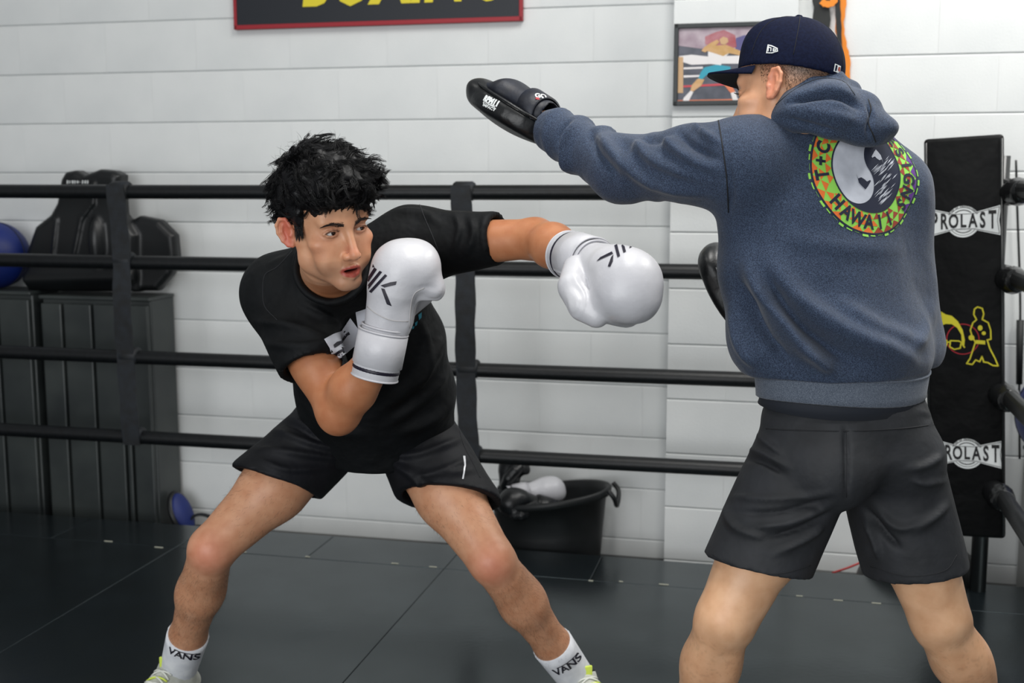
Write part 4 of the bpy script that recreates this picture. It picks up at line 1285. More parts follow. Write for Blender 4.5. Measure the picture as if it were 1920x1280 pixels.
for kn in (knA, knB):
    d_ = np.linalg.norm(V - (kn + np.array([0, -0.045, 0.0])), axis=1)
    col = blend(col, C(206, 122, 102), 0.6 * np.exp(-(d_ / 0.05) ** 2))
for e_ in (elA,):
    d_ = np.linalg.norm(V - (e_ + np.array([0, -0.02, -0.03])), axis=1)
    col = blend(col, C(196, 112, 90), 0.6 * np.exp(-(d_ / 0.04) ** 2))
arm = np.minimum(np.linalg.norm(V - elA, axis=1), np.linalg.norm(V - elB, axis=1))
col = blend(col, C(180, 118, 80), 0.85 * np.clip((0.30 - arm) / 0.06, 0, 1) * (1 - fc_))
# hairy shins
for kn, an in ((knA, anA), (knB, anB)):
    ax_ = an - kn; t_ = ((V - kn) @ ax_) / (ax_ @ ax_); rr_ = np.linalg.norm(V - kn - t_[:, None] * ax_, axis=1)
    sp_ = (fbm(V * 420, 1) > 0.12)
    col = blend(col, C(136, 92, 66), ((t_ > 0.12) & (t_ < 1.0) & (rr_ < 0.11)) * (0.20 + 0.12 * sp_))
paint(body, col)
# leg hair
rsl = np.random.RandomState(8); Nb = vnormals(V, Q)
for nm_, kn, an, hp in (('leg_hair', knA, anA, hipA), ('leg_hair', knB, anB, hipB)):
    sel = []
    for a_, b_, t0, t1, cnt in ((kn, an, 0.08, 0.80, 1800), (hp, kn, 0.45, 0.85, 600)):
        ax_ = b_ - a_; t_ = ((V - a_) @ ax_) / (ax_ @ ax_); rr_ = np.linalg.norm(V - a_ - t_[:, None] * ax_, axis=1)
        cd_ = np.nonzero((t_ > t0) & (t_ < t1) & (rr_ < 0.10))[0]; sel += [(i, nrmz(ax_)) for i in rsl.choice(cd_, min(cnt, len(cd_)), replace=False)]
    rr_ = [V[i] + rsl.normal(0, 0.0015, 3) * 0.6 for i, _ in sel]; dd_ = [nrmz(Nb[i] * 0.45 + d + rsl.normal(0, 0.35, 3)) for i, d in sel]
    Vh, Fh = strands(rr_, dd_, lambda i, k, p: np.zeros(3), rsl.uniform(0.006, 0.013, len(rr_)), [0.00014] * len(rr_), 2, 3)
    tag(new_mesh(nm_, Vh, Fh, M['brow'], boxer), kind='stuff')
eyes(boxer, HR, HC, HR[1] * 0.86 + HR[0] * 0.42 + HR[2] * 0.10)
tw = [HC + HR[0] * x + HR[1] * 0.0845 + HR[2] * -0.0742 for x in np.linspace(-0.013, 0.013, 7)]
new_mesh('teeth', *tube(tw, 0.0028, 8), M['teeth'], boxer)

# hair: thick black wavy mop
rs = np.random.RandomState(11)
g = Grid.uniform(HC - 0.17, HC + 0.19, 0.004)
WH = lambda x, y, z: HC + HR[0] * x + HR[1] * y + HR[2] * z
def HE(p, r): return ell(WH(*p), r, HR)
g.add(HE((0, -0.012, 0.066), (0.088, 0.104, 0.084)), 0.01)
g.add(HE((0.012, 0.045, 0.090), (0.072, 0.050, 0.048)), 0.03)
g.add(HE((-0.01, -0.01, 0.110), (0.060, 0.070, 0.045)), 0.03)
g.add(HE((0, -0.055, 0.02), (0.078, 0.062, 0.075)), 0.02)
for s in (-1, 1): g.add(HE((s * 0.070, 0.008, 0.034), (0.010, 0.026, 0.026)), 0.015)
g.sub(HE((0, 0.115, -0.004), (0.075, 0.055, 0.052)), 0.008)
for s in (-1, 1): g.sub(HE((s * 0.088, -0.004, -0.018), (0.020, 0.026, 0.034)), 0.006)
V, Q = g.mesh()
Nn = vnormals(V, Q)
lx, ly, lz = head_local(V, HR, HC)
P3 = np.stack([lx, ly, lz], 1)
V = V + Nn * (0.016 * fbm(P3 * np.array([30, 30, 26]) + 3, 2) + 0.004 * fbm(P3 * 90, 2))[:, None]
hair = new_mesh('hair', V, Q, M['hair'], boxer)
Nn = vnormals(V, Q)
ok = (lz > 0.016 + 0.02 * np.clip(ly * 20, -1, 1)) & (Nn @ HR[2] > -0.45)
cand = np.nonzero(ok)[0]; pick = rs.choice(cand, 1050, replace=False)
def flow(p):
    n3 = np.array([vnoise(np.array([[p[0] * 26 + o, p[1] * 26, p[2] * 26]]))[0] for o in (0, 17.3, 41.7)]) * 3.2
    base_ = np.array([0.35 * np.sign(p[0]) * min(abs(p[0]) / 0.05, 1) + 0.3, 0.75, -0.1]) if p[1] > -0.03 else np.array([0.5 * p[0] / 0.08, -0.35, -0.6])
    return base_ + n3
paths = []
for i in pick:
    p = V[i] - Nn[i] * 0.005; n_ = Nn[i]; pts = [p]; ln = rs.uniform(0.036, 0.060); lift = rs.uniform(0.0, 0.16); nseg = 8
    ph = rs.uniform(0, 6.28)
    for k in range(nseg):
        q_ = pts[-1] - HC; f_ = flow(np.array([q_ @ HR[0], q_ @ HR[1], q_ @ HR[2]]))
        d0 = HR[0] * f_[0] + HR[1] * f_[1] + HR[2] * f_[2]; d0 = nrmz(d0 - n_ * np.dot(d0, n_)); sdv = np.cross(n_, d0)
        d0 = nrmz(d0 + n_ * (lift * math.cos(math.pi * (k + 0.5) / nseg * 1.05) + 0.065) * 1.6 + sdv * 0.75 * math.sin(ph + k * 0.8))
        pts.append(pts[-1] + d0 * ln / nseg)
    paths.append(pts)
Vh, Fh = clumps(paths, 0.0052, 12, 0.00060, rs, 0.35)
lk = new_mesh('locks', Vh, Fh, M['hair'], hair)
# fringe curls over the forehead
paths = []
for x in np.linspace(-0.060, 0.066, 34):
    for q in range(2):
        p = WH(x + rs.normal(0, 0.003), 0.088 - 5.5 * x * x + rs.normal(0, 0.003), 0.066 + rs.normal(0, 0.006)); dd = nrmz(HR[1] * 0.35 - HR[2] * 0.9 + HR[0] * rs.normal(0.1, 0.3)); pts = [p]; ph = rs.uniform(0, 6.28); ln = rs.uniform(0.026, 0.046)
        for k in range(9):
            dd = nrmz(dd + 0.5 * HR[0] * math.cos(ph + k * 0.9) + HR[1] * (0.22 * math.sin(ph + k * 0.9) - 0.13) - HR[2] * 0.08)
            pts.append(pts[-1] + dd * ln / 9)
        paths.append(pts)
Vh, Fh = clumps(paths, 0.0024, 9, 0.00055, rs, 0.25)
new_mesh('fringe', Vh, Fh, M['hair'], hair)
# loose flyaway hairs on the crown
paths = []
for i in rs.choice(cand, 260, replace=False):
    p = V[i]; d0 = nrmz(Nn[i] + rs.normal(0, 0.5, 3)); pts = [p]; ln = rs.uniform(0.02, 0.036); axq = nrmz(rs.normal(0, 1, 3))
    for k in range(6): d0 = nrmz(d0 + axq * 0.28); pts.append(pts[-1] + d0 * ln / 6)
    paths.append(pts)
Vh, Fh = clumps(paths, 0.001, 1, 0.00035, rs, 1.0)
new_mesh('flyaways', Vh, Fh, M['hair'], hair)
# sideburn
rr_ = []; dd_ = []
for i in range(320):
    y = rs.uniform(0.006, 0.032); z = rs.uniform(-0.012 + 0.5 * max(y - 0.016, 0), 0.046); rr_.append(WH(-0.0738 + 0.25 * max(y - 0.012, 0), y, z)); dd_.append(nrmz(-HR[2] + HR[1] * 0.15 - HR[0] * 0.12 + rs.normal(0, 0.08, 3)))
Vh, Fh = strands(rr_, dd_, lambda i, k, p: np.zeros(3), [0.014] * 320, [0.0007] * 320, 3, 3)
new_mesh('sideburn', Vh, Fh, M['hair'], hair)
# eyebrows and lashes
bvb = bvh_of(body)
for s in (-1, 1):
    rr_ = []; dd_ = []
    for i in range(170):
        t = rs.rand(); x = s * (0.011 + 0.038 * t); z = 0.0150 + 0.0075 * math.sin(t * 2.3) - 0.004 * t + rs.normal(0, 0.0024) * (1.15 - t)
        hcast = bvb.ray_cast(Vector(WH(x, 0.13, z)), Vector(-HR[1]), 0.1)
        if hcast[0] is None: continue
        rr_.append(np.array(hcast[0])); dd_.append(nrmz(HR[0] * s * 0.9 + HR[2] * (0.35 - 0.6 * t) + HR[1] * 0.22))
    Vh, Fh = strands(rr_, dd_, lambda i, k, p: -HR[1] * 0.1, [0.009] * len(rr_), [0.00048] * len(rr_), 3, 3)
    new_mesh('eyebrow', Vh, Fh, M['brow'], boxer)
    rr_ = []; dd_ = []
    for x in np.linspace(-0.013, 0.014, 16):
        rr_.append(WH(s * 0.0315 + s * x, 0.0815 - 12 * x * x, 0.0042 - 22 * x * x)); dd_.append(nrmz(HR[1] * 0.9 + HR[2] * 0.35 + HR[0] * s * x * 25))
    Vh, Fh = strands(rr_, dd_, lambda i, k, p: HR[2] * 0.3, [0.006] * 16, [0.0006] * 16, 3, 3)
    new_mesh('eyelashes', Vh, Fh, M['brow'], boxer)

# t-shirt
lo = np.array([-0.62, 2.3, 0.55]); hi = np.array([0.05, 3.1, 1.42])
g = Grid.uniform(lo, hi, 0.0052)
hemc = at(712, 818, 2.87)
g.add(ecap(hemc + np.array([0, 0.02, -0.05]), at(704, 735, 2.80), sd, (0.192, 0.135), (0.188, 0.132)), 0.03)
g.add(ecap(at(704, 735, 2.80), at(686, 650, 2.72), nrmz(sd + sds * 0.5), (0.188, 0.132), (0.186, 0.13)), 0.03)
g.add(ecap(at(686, 650, 2.72), at(655, 575, 2.65), sds, (0.180, 0.13), (0.172, 0.125)), 0.03)
g.add(ecap(at(655, 575, 2.65), at(638, 520, 2.57), sds, (0.165, 0.115), (0.11, 0.075)), 0.04)
nkd = nrmz(HC + HR[2] * -0.075 - nk)
g.add(cone(shA, nk, 0.078, 0.066), 0.05); g.add(cone(shB, nk, 0.076, 0.066), 0.05)
g.add(cone(nk, nk + nkd * 0.03, 0.085, 0.074), 0.03)
slA = at(588, 690, 2.425); slB = at(934, 447, 2.465)
g.add(cone(shA, slA + nrmz(slA - shA) * 0.02, 0.082, 0.070), 0.05)
g.add(cone(shB, slB + nrmz(slB - shB) * 0.02, 0.080, 0.054), 0.05)
nA = nrmz(nrmz(slA - shA) + np.array([-0.1, 0, -0.25])); nB = nrmz(slB - shB)
g.cut(slA, nA, slA - 0.14, slA + np.array([0.06, 0.14, 0.09]))
g.cut(slB, nB, slB - np.array([0.05, 0.12, 0.12]), slB + 0.12)
hn = nrmz(hemc - at(704, 735, 2.80))
g.cut(hemc, hn, hemc - np.array([0.3, 0.3, 0.3]), hemc + np.array([0.3, 0.3, 0.12]))
# openings
g.sub(cone(slA - nA * 0.015, slA + nA * 0.08, 0.058, 0.062), 0.002); g.sub(cone(slB - nB * 0.015, slB + nB * 0.06, 0.044, 0.047), 0.002)
nkd = nrmz(HC + HR[2] * -0.075 - nk)
g.sub(cone(nk + nkd * 0.062, nk + nkd * 0.2, 0.064, 0.072), 0.006)
V, Q = g.mesh(); V = relax(V, Q, 2, 0.5)
nv = vnormals(V, Q)
V = V + nv * (0.005 * fbm(V * np.array([9, 9, 7]), 2))[:, None]
V = folds(V, Q, [([(470, 600), (540, 610), (620, 640)], 9, 0.006), ([(480, 640), (560, 650), (640, 640)], 8, 0.005), ([(560, 560), (620, 600), (650, 640)], 10, 0.006),
                 ([(500, 500), (545, 480), (560, 450)], 8, 0.004), ([(840, 620), (790, 700), (700, 780)], 12, 0.007), ([(850, 680), (800, 740), (720, 800)], 10, 0.006), ([(865, 740), (820, 780), (740, 815)], 10, 0.006),
                 ([(560, 740), (620, 800), (690, 815)], 10, 0.005), ([(790, 600), (800, 660), (780, 740)], 9, 0.005), ([(880, 400), (890, 440), (870, 480)], 7, 0.005), ([(850, 395), (862, 430), (850, 470)], 6, 0.004),
                 ([(910, 400), (905, 440), (915, 480)], 6, 0.003), ([(730, 395), (790, 400), (830, 420)], 8, 0.004)])
tee = new_mesh('t_shirt', V, Q, M['tee'], boxer)
# collar
uc = nrmz(np.cross(nkd, (0, 1, 0.2))); vc = np.cross(nkd, uc)
ringp = [nk + nkd * (0.062 + 0.006 * math.cos(a)) + uc * 0.072 * math.sin(a) + vc * 0.074 * math.cos(a) for a in np.linspace(0, 2 * math.pi, 40, endpoint=False)]
new_mesh('collar', *tube(ringp, 0.011, 10, closed=True, flat=0.7), M['tee'], tee)
# stitched seam lines
bvt = bvh_of(tee)
def seam_px(nm, pl, bvh, m, parent, r=0.0011, lift=0.0002):
    pts = []
    for p in catmull([np.array(q, float) for q in pl], 6):
        d_ = nrmz(at(p[0], p[1], 1.0) - np.array([0, 0, CAMZ])); hcast = bvh.ray_cast(Vector((0, 0, CAMZ)), Vector(d_), 8)
        if hcast[0] is not None: pts.append(np.array(hcast[0]) + np.array(hcast[1]) * lift)
    if len(pts) > 2: new_mesh(nm, *tube(pts, r, 6), m, parent)
seam_px('seam', [(548, 470), (520, 500), (497, 515), (493, 545), (497, 575), (520, 600)], bvt, M['seam'], tee)
seam_px('seam', [(787, 384), (797, 410), (810, 440), (822, 470)], bvt, M['seam'], tee)
seam_px('hem_stitch', [(524, 695), (560, 690), (600, 672), (642, 640)], bvt, M['seam'], tee)
# chest print (partly behind the glove)
to2 = lambda x, y: np.array([x, -y]) / 4.0
def px_decal(nm, pts_px, m, parent, bvh, lift=0.0012):
    tr = poly_tris([(p[0], -p[1]) for p in pts_px]); Vt = []; Fs = []; key = {}
    for t0 in tr:
        for t in refine(t0, 7.0):
            ids = []
            for p in t:
                k = (round(p[0], 3), round(p[1], 3))
                if k not in key:
                    d_ = nrmz(at(p[0], -p[1], 1.0) - np.array([0, 0, CAMZ])); hc = bvh.ray_cast(Vector((0, 0, CAMZ)), Vector(d_), 8)
                    if hc[0] is None: key[k] = -1
                    else: key[k] = len(Vt); Vt.append(np.array(hc[0]) + np.array(hc[1]) * lift)
                ids.append(key[k])
            if min(ids) >= 0 and len(set(ids)) == 3: Fs.append(ids)
    if Fs: return new_mesh(nm, Vt, np.array(Fs), m, parent)
q = lambda x, y: (500 + x / 4.0, 400 + y / 4.0)
px_decal('print', [q(*p) for p in [(430, 945), (500, 905), (560, 880), (625, 782), (690, 870), (665, 990), (640, 1010), (560, 1080), (500, 1090), (470, 1010)]], M['shirt_print'], tee, bvt)
px_decal('print', [q(*p) for p in [(665, 738), (780, 700), (790, 850), (700, 960)]], M['shirt_print'], tee, bvt)
px_decal('print_mark', [q(*p) for p in [(495, 985), (520, 965), (555, 955), (590, 900), (612, 885), (622, 905), (600, 915), (560, 975), (540, 990), (505, 1010)]], M['logo_dk'], tee, bvt, 0.002)
px_decal('print_mark', [q(*p) for p in [(497, 1050), (570, 1015), (575, 1035), (510, 1062)]], M['logo_dk'], tee, bvt, 0.002)
px_decal('small_print', [q(*p) for p in [(1135, 760), (1160, 740), (1158, 780), (1140, 800)]], M['teal'], tee, bvt)
px_decal('small_print', [q(*p) for p in [(1110, 820), (1130, 805), (1125, 835), (1112, 845)]], M['teal'], tee, bvt)
px_decal('small_print', [q(*p) for p in [(1088, 850), (1105, 840), (1102, 860), (1090, 868)]], M['teal'], tee, bvt)

# shorts
lo = np.array([-0.75, 2.55, 0.45]); hi = np.array([0.12, 3.15, 0.98])
g = Grid.uniform(lo, hi, 0.0052)
g.add(ecap(at(690, 765, 2.87), at(694, 822, 2.88), sd, (0.182, 0.125), (0.165, 0.118), 0.045), 0.03)
hmA = at(520, 905, 2.78); hmB = at(836, 938, 2.78)
g.add(cone(hipA, hmA + nrmz(hmA - hipA) * 0.03, 0.100, 0.108), 0.012)
g.add(cone(hipB + np.array([0.012, 0, 0]), hmB + nrmz(hmB - hipB) * 0.03 + np.array([0.006, -0.008, 0]), 0.102, 0.118), 0.012)
kA = nrmz(hmA - hipA); kB = nrmz(hmB - hipB)
nA = nrmz(np.array([-0.32, -0.1, -0.95])); nB = nrmz(np.array([-0.33, -0.10, -0.94]))
nA = nrmz(kA + np.array([0.30, 0, -0.35])); nB = nrmz(kB + np.array([-0.55, -0.1, 0.0]))
g.cut(hmA, nA, hmA - 0.2, hmA + np.array([0.13, 0.2, 0.12])); g.cut(hmB, nB, hmB - np.array([0.16, 0.2, 0.2]), hmB + 0.16)
g.sub(cone(hmA - kA * 0.02, hmA + kA * 0.1, 0.088, 0.094), 0.002); g.sub(cone(hmB - kB * 0.02, hmB + kB * 0.1, 0.096, 0.102), 0.002)
V, Q = g.mesh(); V = relax(V, Q, 2, 0.5)
nv = vnormals(V, Q); V = V + nv * (0.005 * fbm(V * np.array([10, 10, 8]) + 4, 2))[:, None]
V = folds(V, Q, [([(470, 840), (560, 850), (680, 865)], 7, 0.005), ([(500, 800), (580, 830), (680, 850)], 7, 0.006), ([(540, 780), (610, 820), (690, 845)], 7, 0.005), ([(480, 860), (540, 880), (620, 875)], 6, 0.004),
                 ([(720, 855), (790, 850), (870, 820)], 7, 0.005), ([(740, 870), (800, 890), (880, 860)], 7, 0.005), ([(770, 900), (830, 890), (890, 880)], 7, 0.004), ([(720, 850), (780, 900), (800, 930)], 7, 0.005), ([(520, 790), (560, 800), (600, 830)], 6, -0.004)])
shorts = new_mesh('shorts', V, Q, M['short_b'], boxer)
bvs = bvh_of(shorts)
px_decal('reflective_stripe', [(868, 855), (872, 855), (873, 872), (869, 898), (866, 898), (870, 872)], M['silver'], shorts, bvs, 0.0015)
seam_px('side_seam', [(858, 790), (868, 830), (888, 870), (900, 895)], bvs, M['seam'], shorts)

# socks and shoes
def foot(s, kn, an, nm_lbl):
    dn = nrmz(an - kn); ft = nrmz(np.array([s * 0.42, -0.9, 0.0])); lat = np.cross(ft, ZZ)
    top = an - dn * 0.150
    pts = [top + (an + dn * 0.02 - top) * t for t in np.linspace(0, 1, 7)]
    sg = 40; V = []; Fs = []
    fr = frame_from(dn, (1, 0, 0))
    for i, p in enumerate(pts + [pts[0]]):
        r = 0.0520 - 0.007 * (i / 6) if i < 7 else 0.046
        for k in range(sg):
            a = 2 * math.pi * k / sg; rr = r + (0.0011 if k % 2 else 0)
            V.append(p + fr[0] * rr * math.cos(a) + fr[1] * rr * math.sin(a))
    order = [7, 0, 1, 2, 3, 4, 5, 6]
    for a_, b_ in zip(order[:-1], order[1:]):
        for k in range(sg): Fs.append((a_ * sg + k, a_ * sg + (k + 1) % sg, b_ * sg + (k + 1) % sg, b_ * sg + k))
    sock = new_mesh('sock', V, Fs, M['sock'], boxer)
    return sock, dn, ft, lat
for s, kn, an, word, (wx, wy, wr) in ((-1, knA, anA, 'VANS', (342, 1229, 0.0)), (1, knB, anB, 'VANS', (1064, 1250, 0.0))):
    sock, dn, ft, lat = foot(s, kn, an, '')
    bv = bvh_of(sock)
    d_ = nrmz(at(wx, wy, 1.0) - np.array([0, 0, CAMZ])); hc = bv.ray_cast(Vector((0, 0, CAMZ)), Vector(d_), 8)
    if hc[0] is not None:
        up_ = -dn; rt = nrmz(np.cross(np.array([0, 1.0, 0]), up_)); rt = rt if rt[0] > 0 else -rt
        tt = text_tris(word, 0.030, 0.0006)
        bar = poly_tris([(-0.024, 0.012), (0.035, 0.012), (0.035, 0.0145), (-0.024, 0.0145)])
        decal('lettering', xf2(tt, 1.0, wr) + bar, np.array(hc[0]), rt, np.cross(np.array([0, -1.0, 0]), rt), bv, M['logo_dk'], sock, 0.0022, 0.006, 0.05)
    # shoe
    an0 = an.copy(); flo = an.copy(); flo[2] = 0
    c0 = flo + ft * 0.06
    g = Grid.uniform(c0 - np.array([0.2, 0.2, 0.0]), c0 + np.array([0.2, 0.2, 0.16]), 0.004)
    heel = flo - ft * 0.035; toe = flo + ft * 0.175
    g.add(ecap(heel + ZZ * 0.045, flo + ft * 0.09 + ZZ * 0.045, lat, (0.036, 0.03), (0.046, 0.028)), 0.01)
    g.add(ecap(flo + ft * 0.09 + ZZ * 0.042, toe + ZZ * 0.035, lat, (0.046, 0.026), (0.036, 0.018)), 0.02)
    g.add(cone(flo + ZZ * 0.05 - ft * 0.005, an + ZZ * 0.005, 0.042, 0.044), 0.02)
    g.add(cone(an + ft * 0.01, flo + ft * 0.10 + ZZ * 0.055, 0.040, 0.026), 0.03)
    g.cut(an + ZZ * 0.014, nrmz(ZZ - ft * 0.45))
    g.sub(cone(an - dn * 0.03, an + dn * 0.008, 0.038, 0.036), 0.003)
    g.cut(flo + ZZ * 0.022, -ZZ)
    V, Q = g.mesh(); V = relax(V, Q, 1, 0.5)
    shoe = new_mesh('shoe', V, Q, M['shoe'], boxer)
    g = Grid.uniform(c0 - np.array([0.2, 0.2, 0.02]), c0 + np.array([0.2, 0.2, 0.06]), 0.004)
    g.add(ecap(heel + ZZ * 0.02, flo + ft * 0.09 + ZZ * 0.02, lat, (0.042, 0.03), (0.051, 0.03)), 0.005)
    g.add(ecap(flo + ft * 0.09 + ZZ * 0.02, toe + ft * 0.004 + ZZ * 0.02, lat, (0.051, 0.03), (0.040, 0.03)), 0.005)
    g.cut(flo + ZZ * 0.027, ZZ); g.cut(flo + ZZ * 0.001, -ZZ)
    V, Q = g.mesh(); new_mesh('sole', V, Q, M['sole'], shoe)
    bv = bvh_of(shoe)
    def onshoe(f_, l_, lift=0.003):
        o_ = flo + ft * f_ + lat * l_ + ZZ * 0.3; hc = bv.ray_cast(Vector(o_), Vector((0, 0, -1)), 0.4)
        return np.array(hc[0]) + np.array(hc[1]) * lift if hc[0] is not None else None
    for i in range(5):
        f_ = 0.055 + i * 0.018
        for sg_ in (-1, 1):
            pts = [onshoe(f_ + 0.012 * t, sg_ * (-0.026 + 0.052 * t)) for t in np.linspace(0, 1, 7)]
            pts = [p for p in pts if p is not None]
            if len(pts) > 3: new_mesh('lace', *tube(pts, 0.0026, 6), M['shoe_neon'] if i == 1 and sg_ == 1 else M['lace'], shoe)
    # tongue and collar lining
    tp = an + ft * 0.046 + ZZ * 0.022
    new_mesh('tongue', *xf(box(0, 0, 0, 0.036, 0.008, 0.06, 0.003), np.stack([lat, ft, ZZ]), tp), M['shoe_neon'], shoe)
    ringp = [an + ZZ * 0.014 + (fr_[0] * math.cos(a) + fr_[1] * math.sin(a)) * 0.043 for fr_ in [frame_from(nrmz(ZZ - ft * 0.45), (1, 0, 0))] for a in np.linspace(0, 2 * math.pi, 32, endpoint=False)]
    new_mesh('collar', *tube(ringp, 0.0045, 8, closed=True), M['shoe_dark'], shoe)

# boxing gloves: L = wrist to knuckles, Pm = palm side, k = little-finger side
def glove(parent, wr, L, Pm, hand, m_leather, S=1.0, nm='boxing_glove', cuff=True):
    L = nrmz(L); Pm = nrmz(Pm - L * np.dot(Pm, L)); kd = (-np.cross(L, Pm)) if hand == 'R' else np.cross(L, Pm)
    R = np.stack([L, Pm, kd])
    W = lambda l, p, k: wr + S * (L * l + Pm * p + kd * k)
    E = lambda p, r: ell(W(*p), np.array(r) * S, R)
    K = lambda a, b, r1, r2=None: cone(W(*a), W(*b), r1 * S, (r1 if r2 is None else r2) * S)
    c = W(0.10, 0.02, 0)
    g = Grid.uniform(c - 0.17 * S, c + 0.17 * S, 0.0030)
    g.add(ecap(W(0.015, 0.004, 0), W(0.10, 0.004, 0), kd, (0.040 * S, 0.040 * S), (0.056 * S, 0.046 * S)), 0.01)
    g.add(E((0.150, 0.012, 0.0), (0.062, 0.058, 0.064)), 0.03)
    g.add(E((0.160, 0.044, 0.002), (0.056, 0.046, 0.060)), 0.025)
    g.add(K((0.128, 0.074, -0.028), (0.128, 0.074, 0.032), 0.026, 0.026), 0.02)
    g.add(E((0.060, 0.030, 0.010), (0.045, 0.022, 0.034)), 0.02)
    # crease where the fingers fold onto the palm
    g.sub(K((0.088, 0.074, -0.06), (0.088, 0.074, 0.06), 0.016), 0.012)
    chain(g, [W(0.036, 0.020, -0.040), W(0.072, 0.052, -0.058), W(0.108, 0.080, -0.050), W(0.130, 0.088, -0.032)], [0.025 * S, 0.029 * S, 0.0275 * S, 0.024 * S], 0.0035)
    V, Q = g.mesh(); V = relax(V, Q, 1, 0.5)
    nv = vnormals(V, Q)
    q_ = (V - wr) / S; l_, p_, k_ = q_ @ L, q_ @ Pm, q_ @ kd
    # gathered leather near the finger fold
    wr_ = np.exp(-((l_ - 0.112) / 0.022) ** 2 - ((p_ - 0.062) / 0.028) ** 2)
    V = V + nv * (wr_ * 0.0016 * np.sin(k_ * 620 + 3 * np.sin(l_ * 90)) + 0.0012 * fbm(V * 30, 2))[:, None]
    gl_ = new_mesh(nm, V, Q, m_leather, parent)
    if cuff:
        # long padded cuff with strap flap
        sg = 40
        prof = [(-0.062, 0.041), (-0.070, 0.0455), (-0.066, 0.0475), (-0.03, 0.0475), (0.0, 0.0460), (0.030, 0.0450), (0.034, 0.042), (0.02, 0.040)]
        Vc = []; Fs = []
        for l, r in prof:
            for k in range(sg):
                a = 2 * math.pi * k / sg; Vc.append(W(l, r * 0.98 * math.cos(a) + 0.003, r * 1.03 * math.sin(a)))
        for i in range(len(prof) - 1):
            for k in range(sg): Fs.append((i * sg + k, i * sg + (k + 1) % sg, (i + 1) * sg + (k + 1) % sg, (i + 1) * sg + k))
        new_mesh('cuff', Vc, Fs, m_leather, gl_)
        def band(nm, l0, l1, r, a0, a1, m, th=0.003):
            Vc = []; Fs = []; n = 36
            for i in range(n + 1):
                a = a0 + (a1 - a0) * i / n
                for l, rr in ((l0, r), (l0 + 0.002, r + th), (l1 - 0.002, r + th), (l1, r)):
                    Vc.append(W(l, rr * 0.98 * math.cos(a) + 0.003, rr * 1.03 * math.sin(a)))
            for i in range(n):
                for k in range(3): Fs.append((i * 4 + k, i * 4 + k + 1, i * 4 + 5 + k, i * 4 + 4 + k))
            Fs += [(0, 1, 2, 3), (n * 4 + 3, n * 4 + 2, n * 4 + 1, n * 4)]
            return new_mesh(nm, Vc, Fs, m, gl_)
        band('strap', -0.044, 0.024, 0.0470, math.radians(20), math.radians(315), m_leather, 0.004)
        band('stripe', -0.0545, -0.0475, 0.0474, 0, 2 * math.pi, M['logo_dk'], 0.0012)
        for l, r in ((-0.068, 0.0472), (0.0255, 0.0495), (0.034, 0.0455)):
            ringp = [W(l, r * 0.98 * math.cos(a) + 0.003, r * 1.03 * math.sin(a)) for a in np.linspace(0, 2 * math.pi, 44, endpoint=False)]
            new_mesh('piping', *tube(ringp, 0.0020, 6, closed=True), m_leather, gl_)
    return gl_, R
K_LOGO = [[(0, 0.20), (0.10, 0.20), (0.10, 0.9), (0.0, 0.78)], [(0.17, 0.12), (0.27, 0.12), (0.27, 1.0), (0.17, 0.95)], [(0.34, 0.05), (0.44, 0.05), (0.44, 1.0), (0.34, 1.0)],
          [(0.50, 0.50), (0.62, 0.50), (0.95, 0.92), (0.80, 0.98)], [(0.50, 0.46), (0.62, 0.46), (0.95, -0.05), (0.86, -0.12)]]
def klogo(size):
    out = []
    for p in K_LOGO: out += poly_tris([((x - 0.47) * size, (y - 0.45) * size) for x, y in p])
    # thin gaps cut the bars into segments
    return out
gA, RA = glove(boxer, wrA + GA * 0.022, GA, np.array([0.92, 0.35, 0.18]), 'R', M['glove'], 1.0)
gB, RB = glove(boxer, wrB + GB * 0.022, GB, np.array([-0.15, -0.22, -0.96]), 'L', M['glove'], 1.0)
for gl_, pts in ((gA, [[(734, 582), (752, 561)]]),):
    pass
bA = bvh_of(gA)
qq = lambda x, y: (500 + x / 4.0, 400 + y / 4.0)
for pl in ([(733, 530), (745, 545), (830, 420), (810, 405)], [(748, 555), (765, 570), (868, 440), (850, 430)], [(770, 585), (788, 596), (905, 468), (890, 455)],
           [(855, 540), (885, 556), (968, 535), (975, 508), (930, 515)], [(860, 560), (885, 566), (937, 694), (902, 680)], [(800, 380), (812, 405), (795, 405)]):
    px_decal('logo', [qq(*p) for p in pl], M['logo_dk'], gA, bA)
bB = bvh_of(gB)
qq = lambda x, y: (860 + x / 4.0, 360 + y / 4.0)
for pl in ([(1160, 372), (1180, 365), (1212, 482), (1192, 492)], [(1205, 345), (1225, 338), (1255, 450), (1236, 458)], [(1250, 330), (1272, 326), (1300, 415), (1280, 424)],
           [(1035, 522), (1065, 490), (1150, 448), (1160, 465), (1080, 500)], [(1120, 560), (1145, 490), (1162, 470), (1158, 520), (1138, 562)], [(1296, 400), (1345, 388), (1310, 408)]):
    px_decal('logo', [qq(*p) for p in pl], M['logo_dk'], gB, bB)
qq = lambda x, y: (500 + x / 4.0, 400 + y / 4.0)
seam_px('stitching', [qq(745, 690), qq(820, 750), qq(930, 800), qq(1060, 810)], bA, M['tan_line'], gA, 0.0012)
seam_px('stitching', [qq(1180, 560), qq(1110, 600), qq(1080, 700), qq(1070, 860)], bA, M['tan_line'], gA, 0.0012)
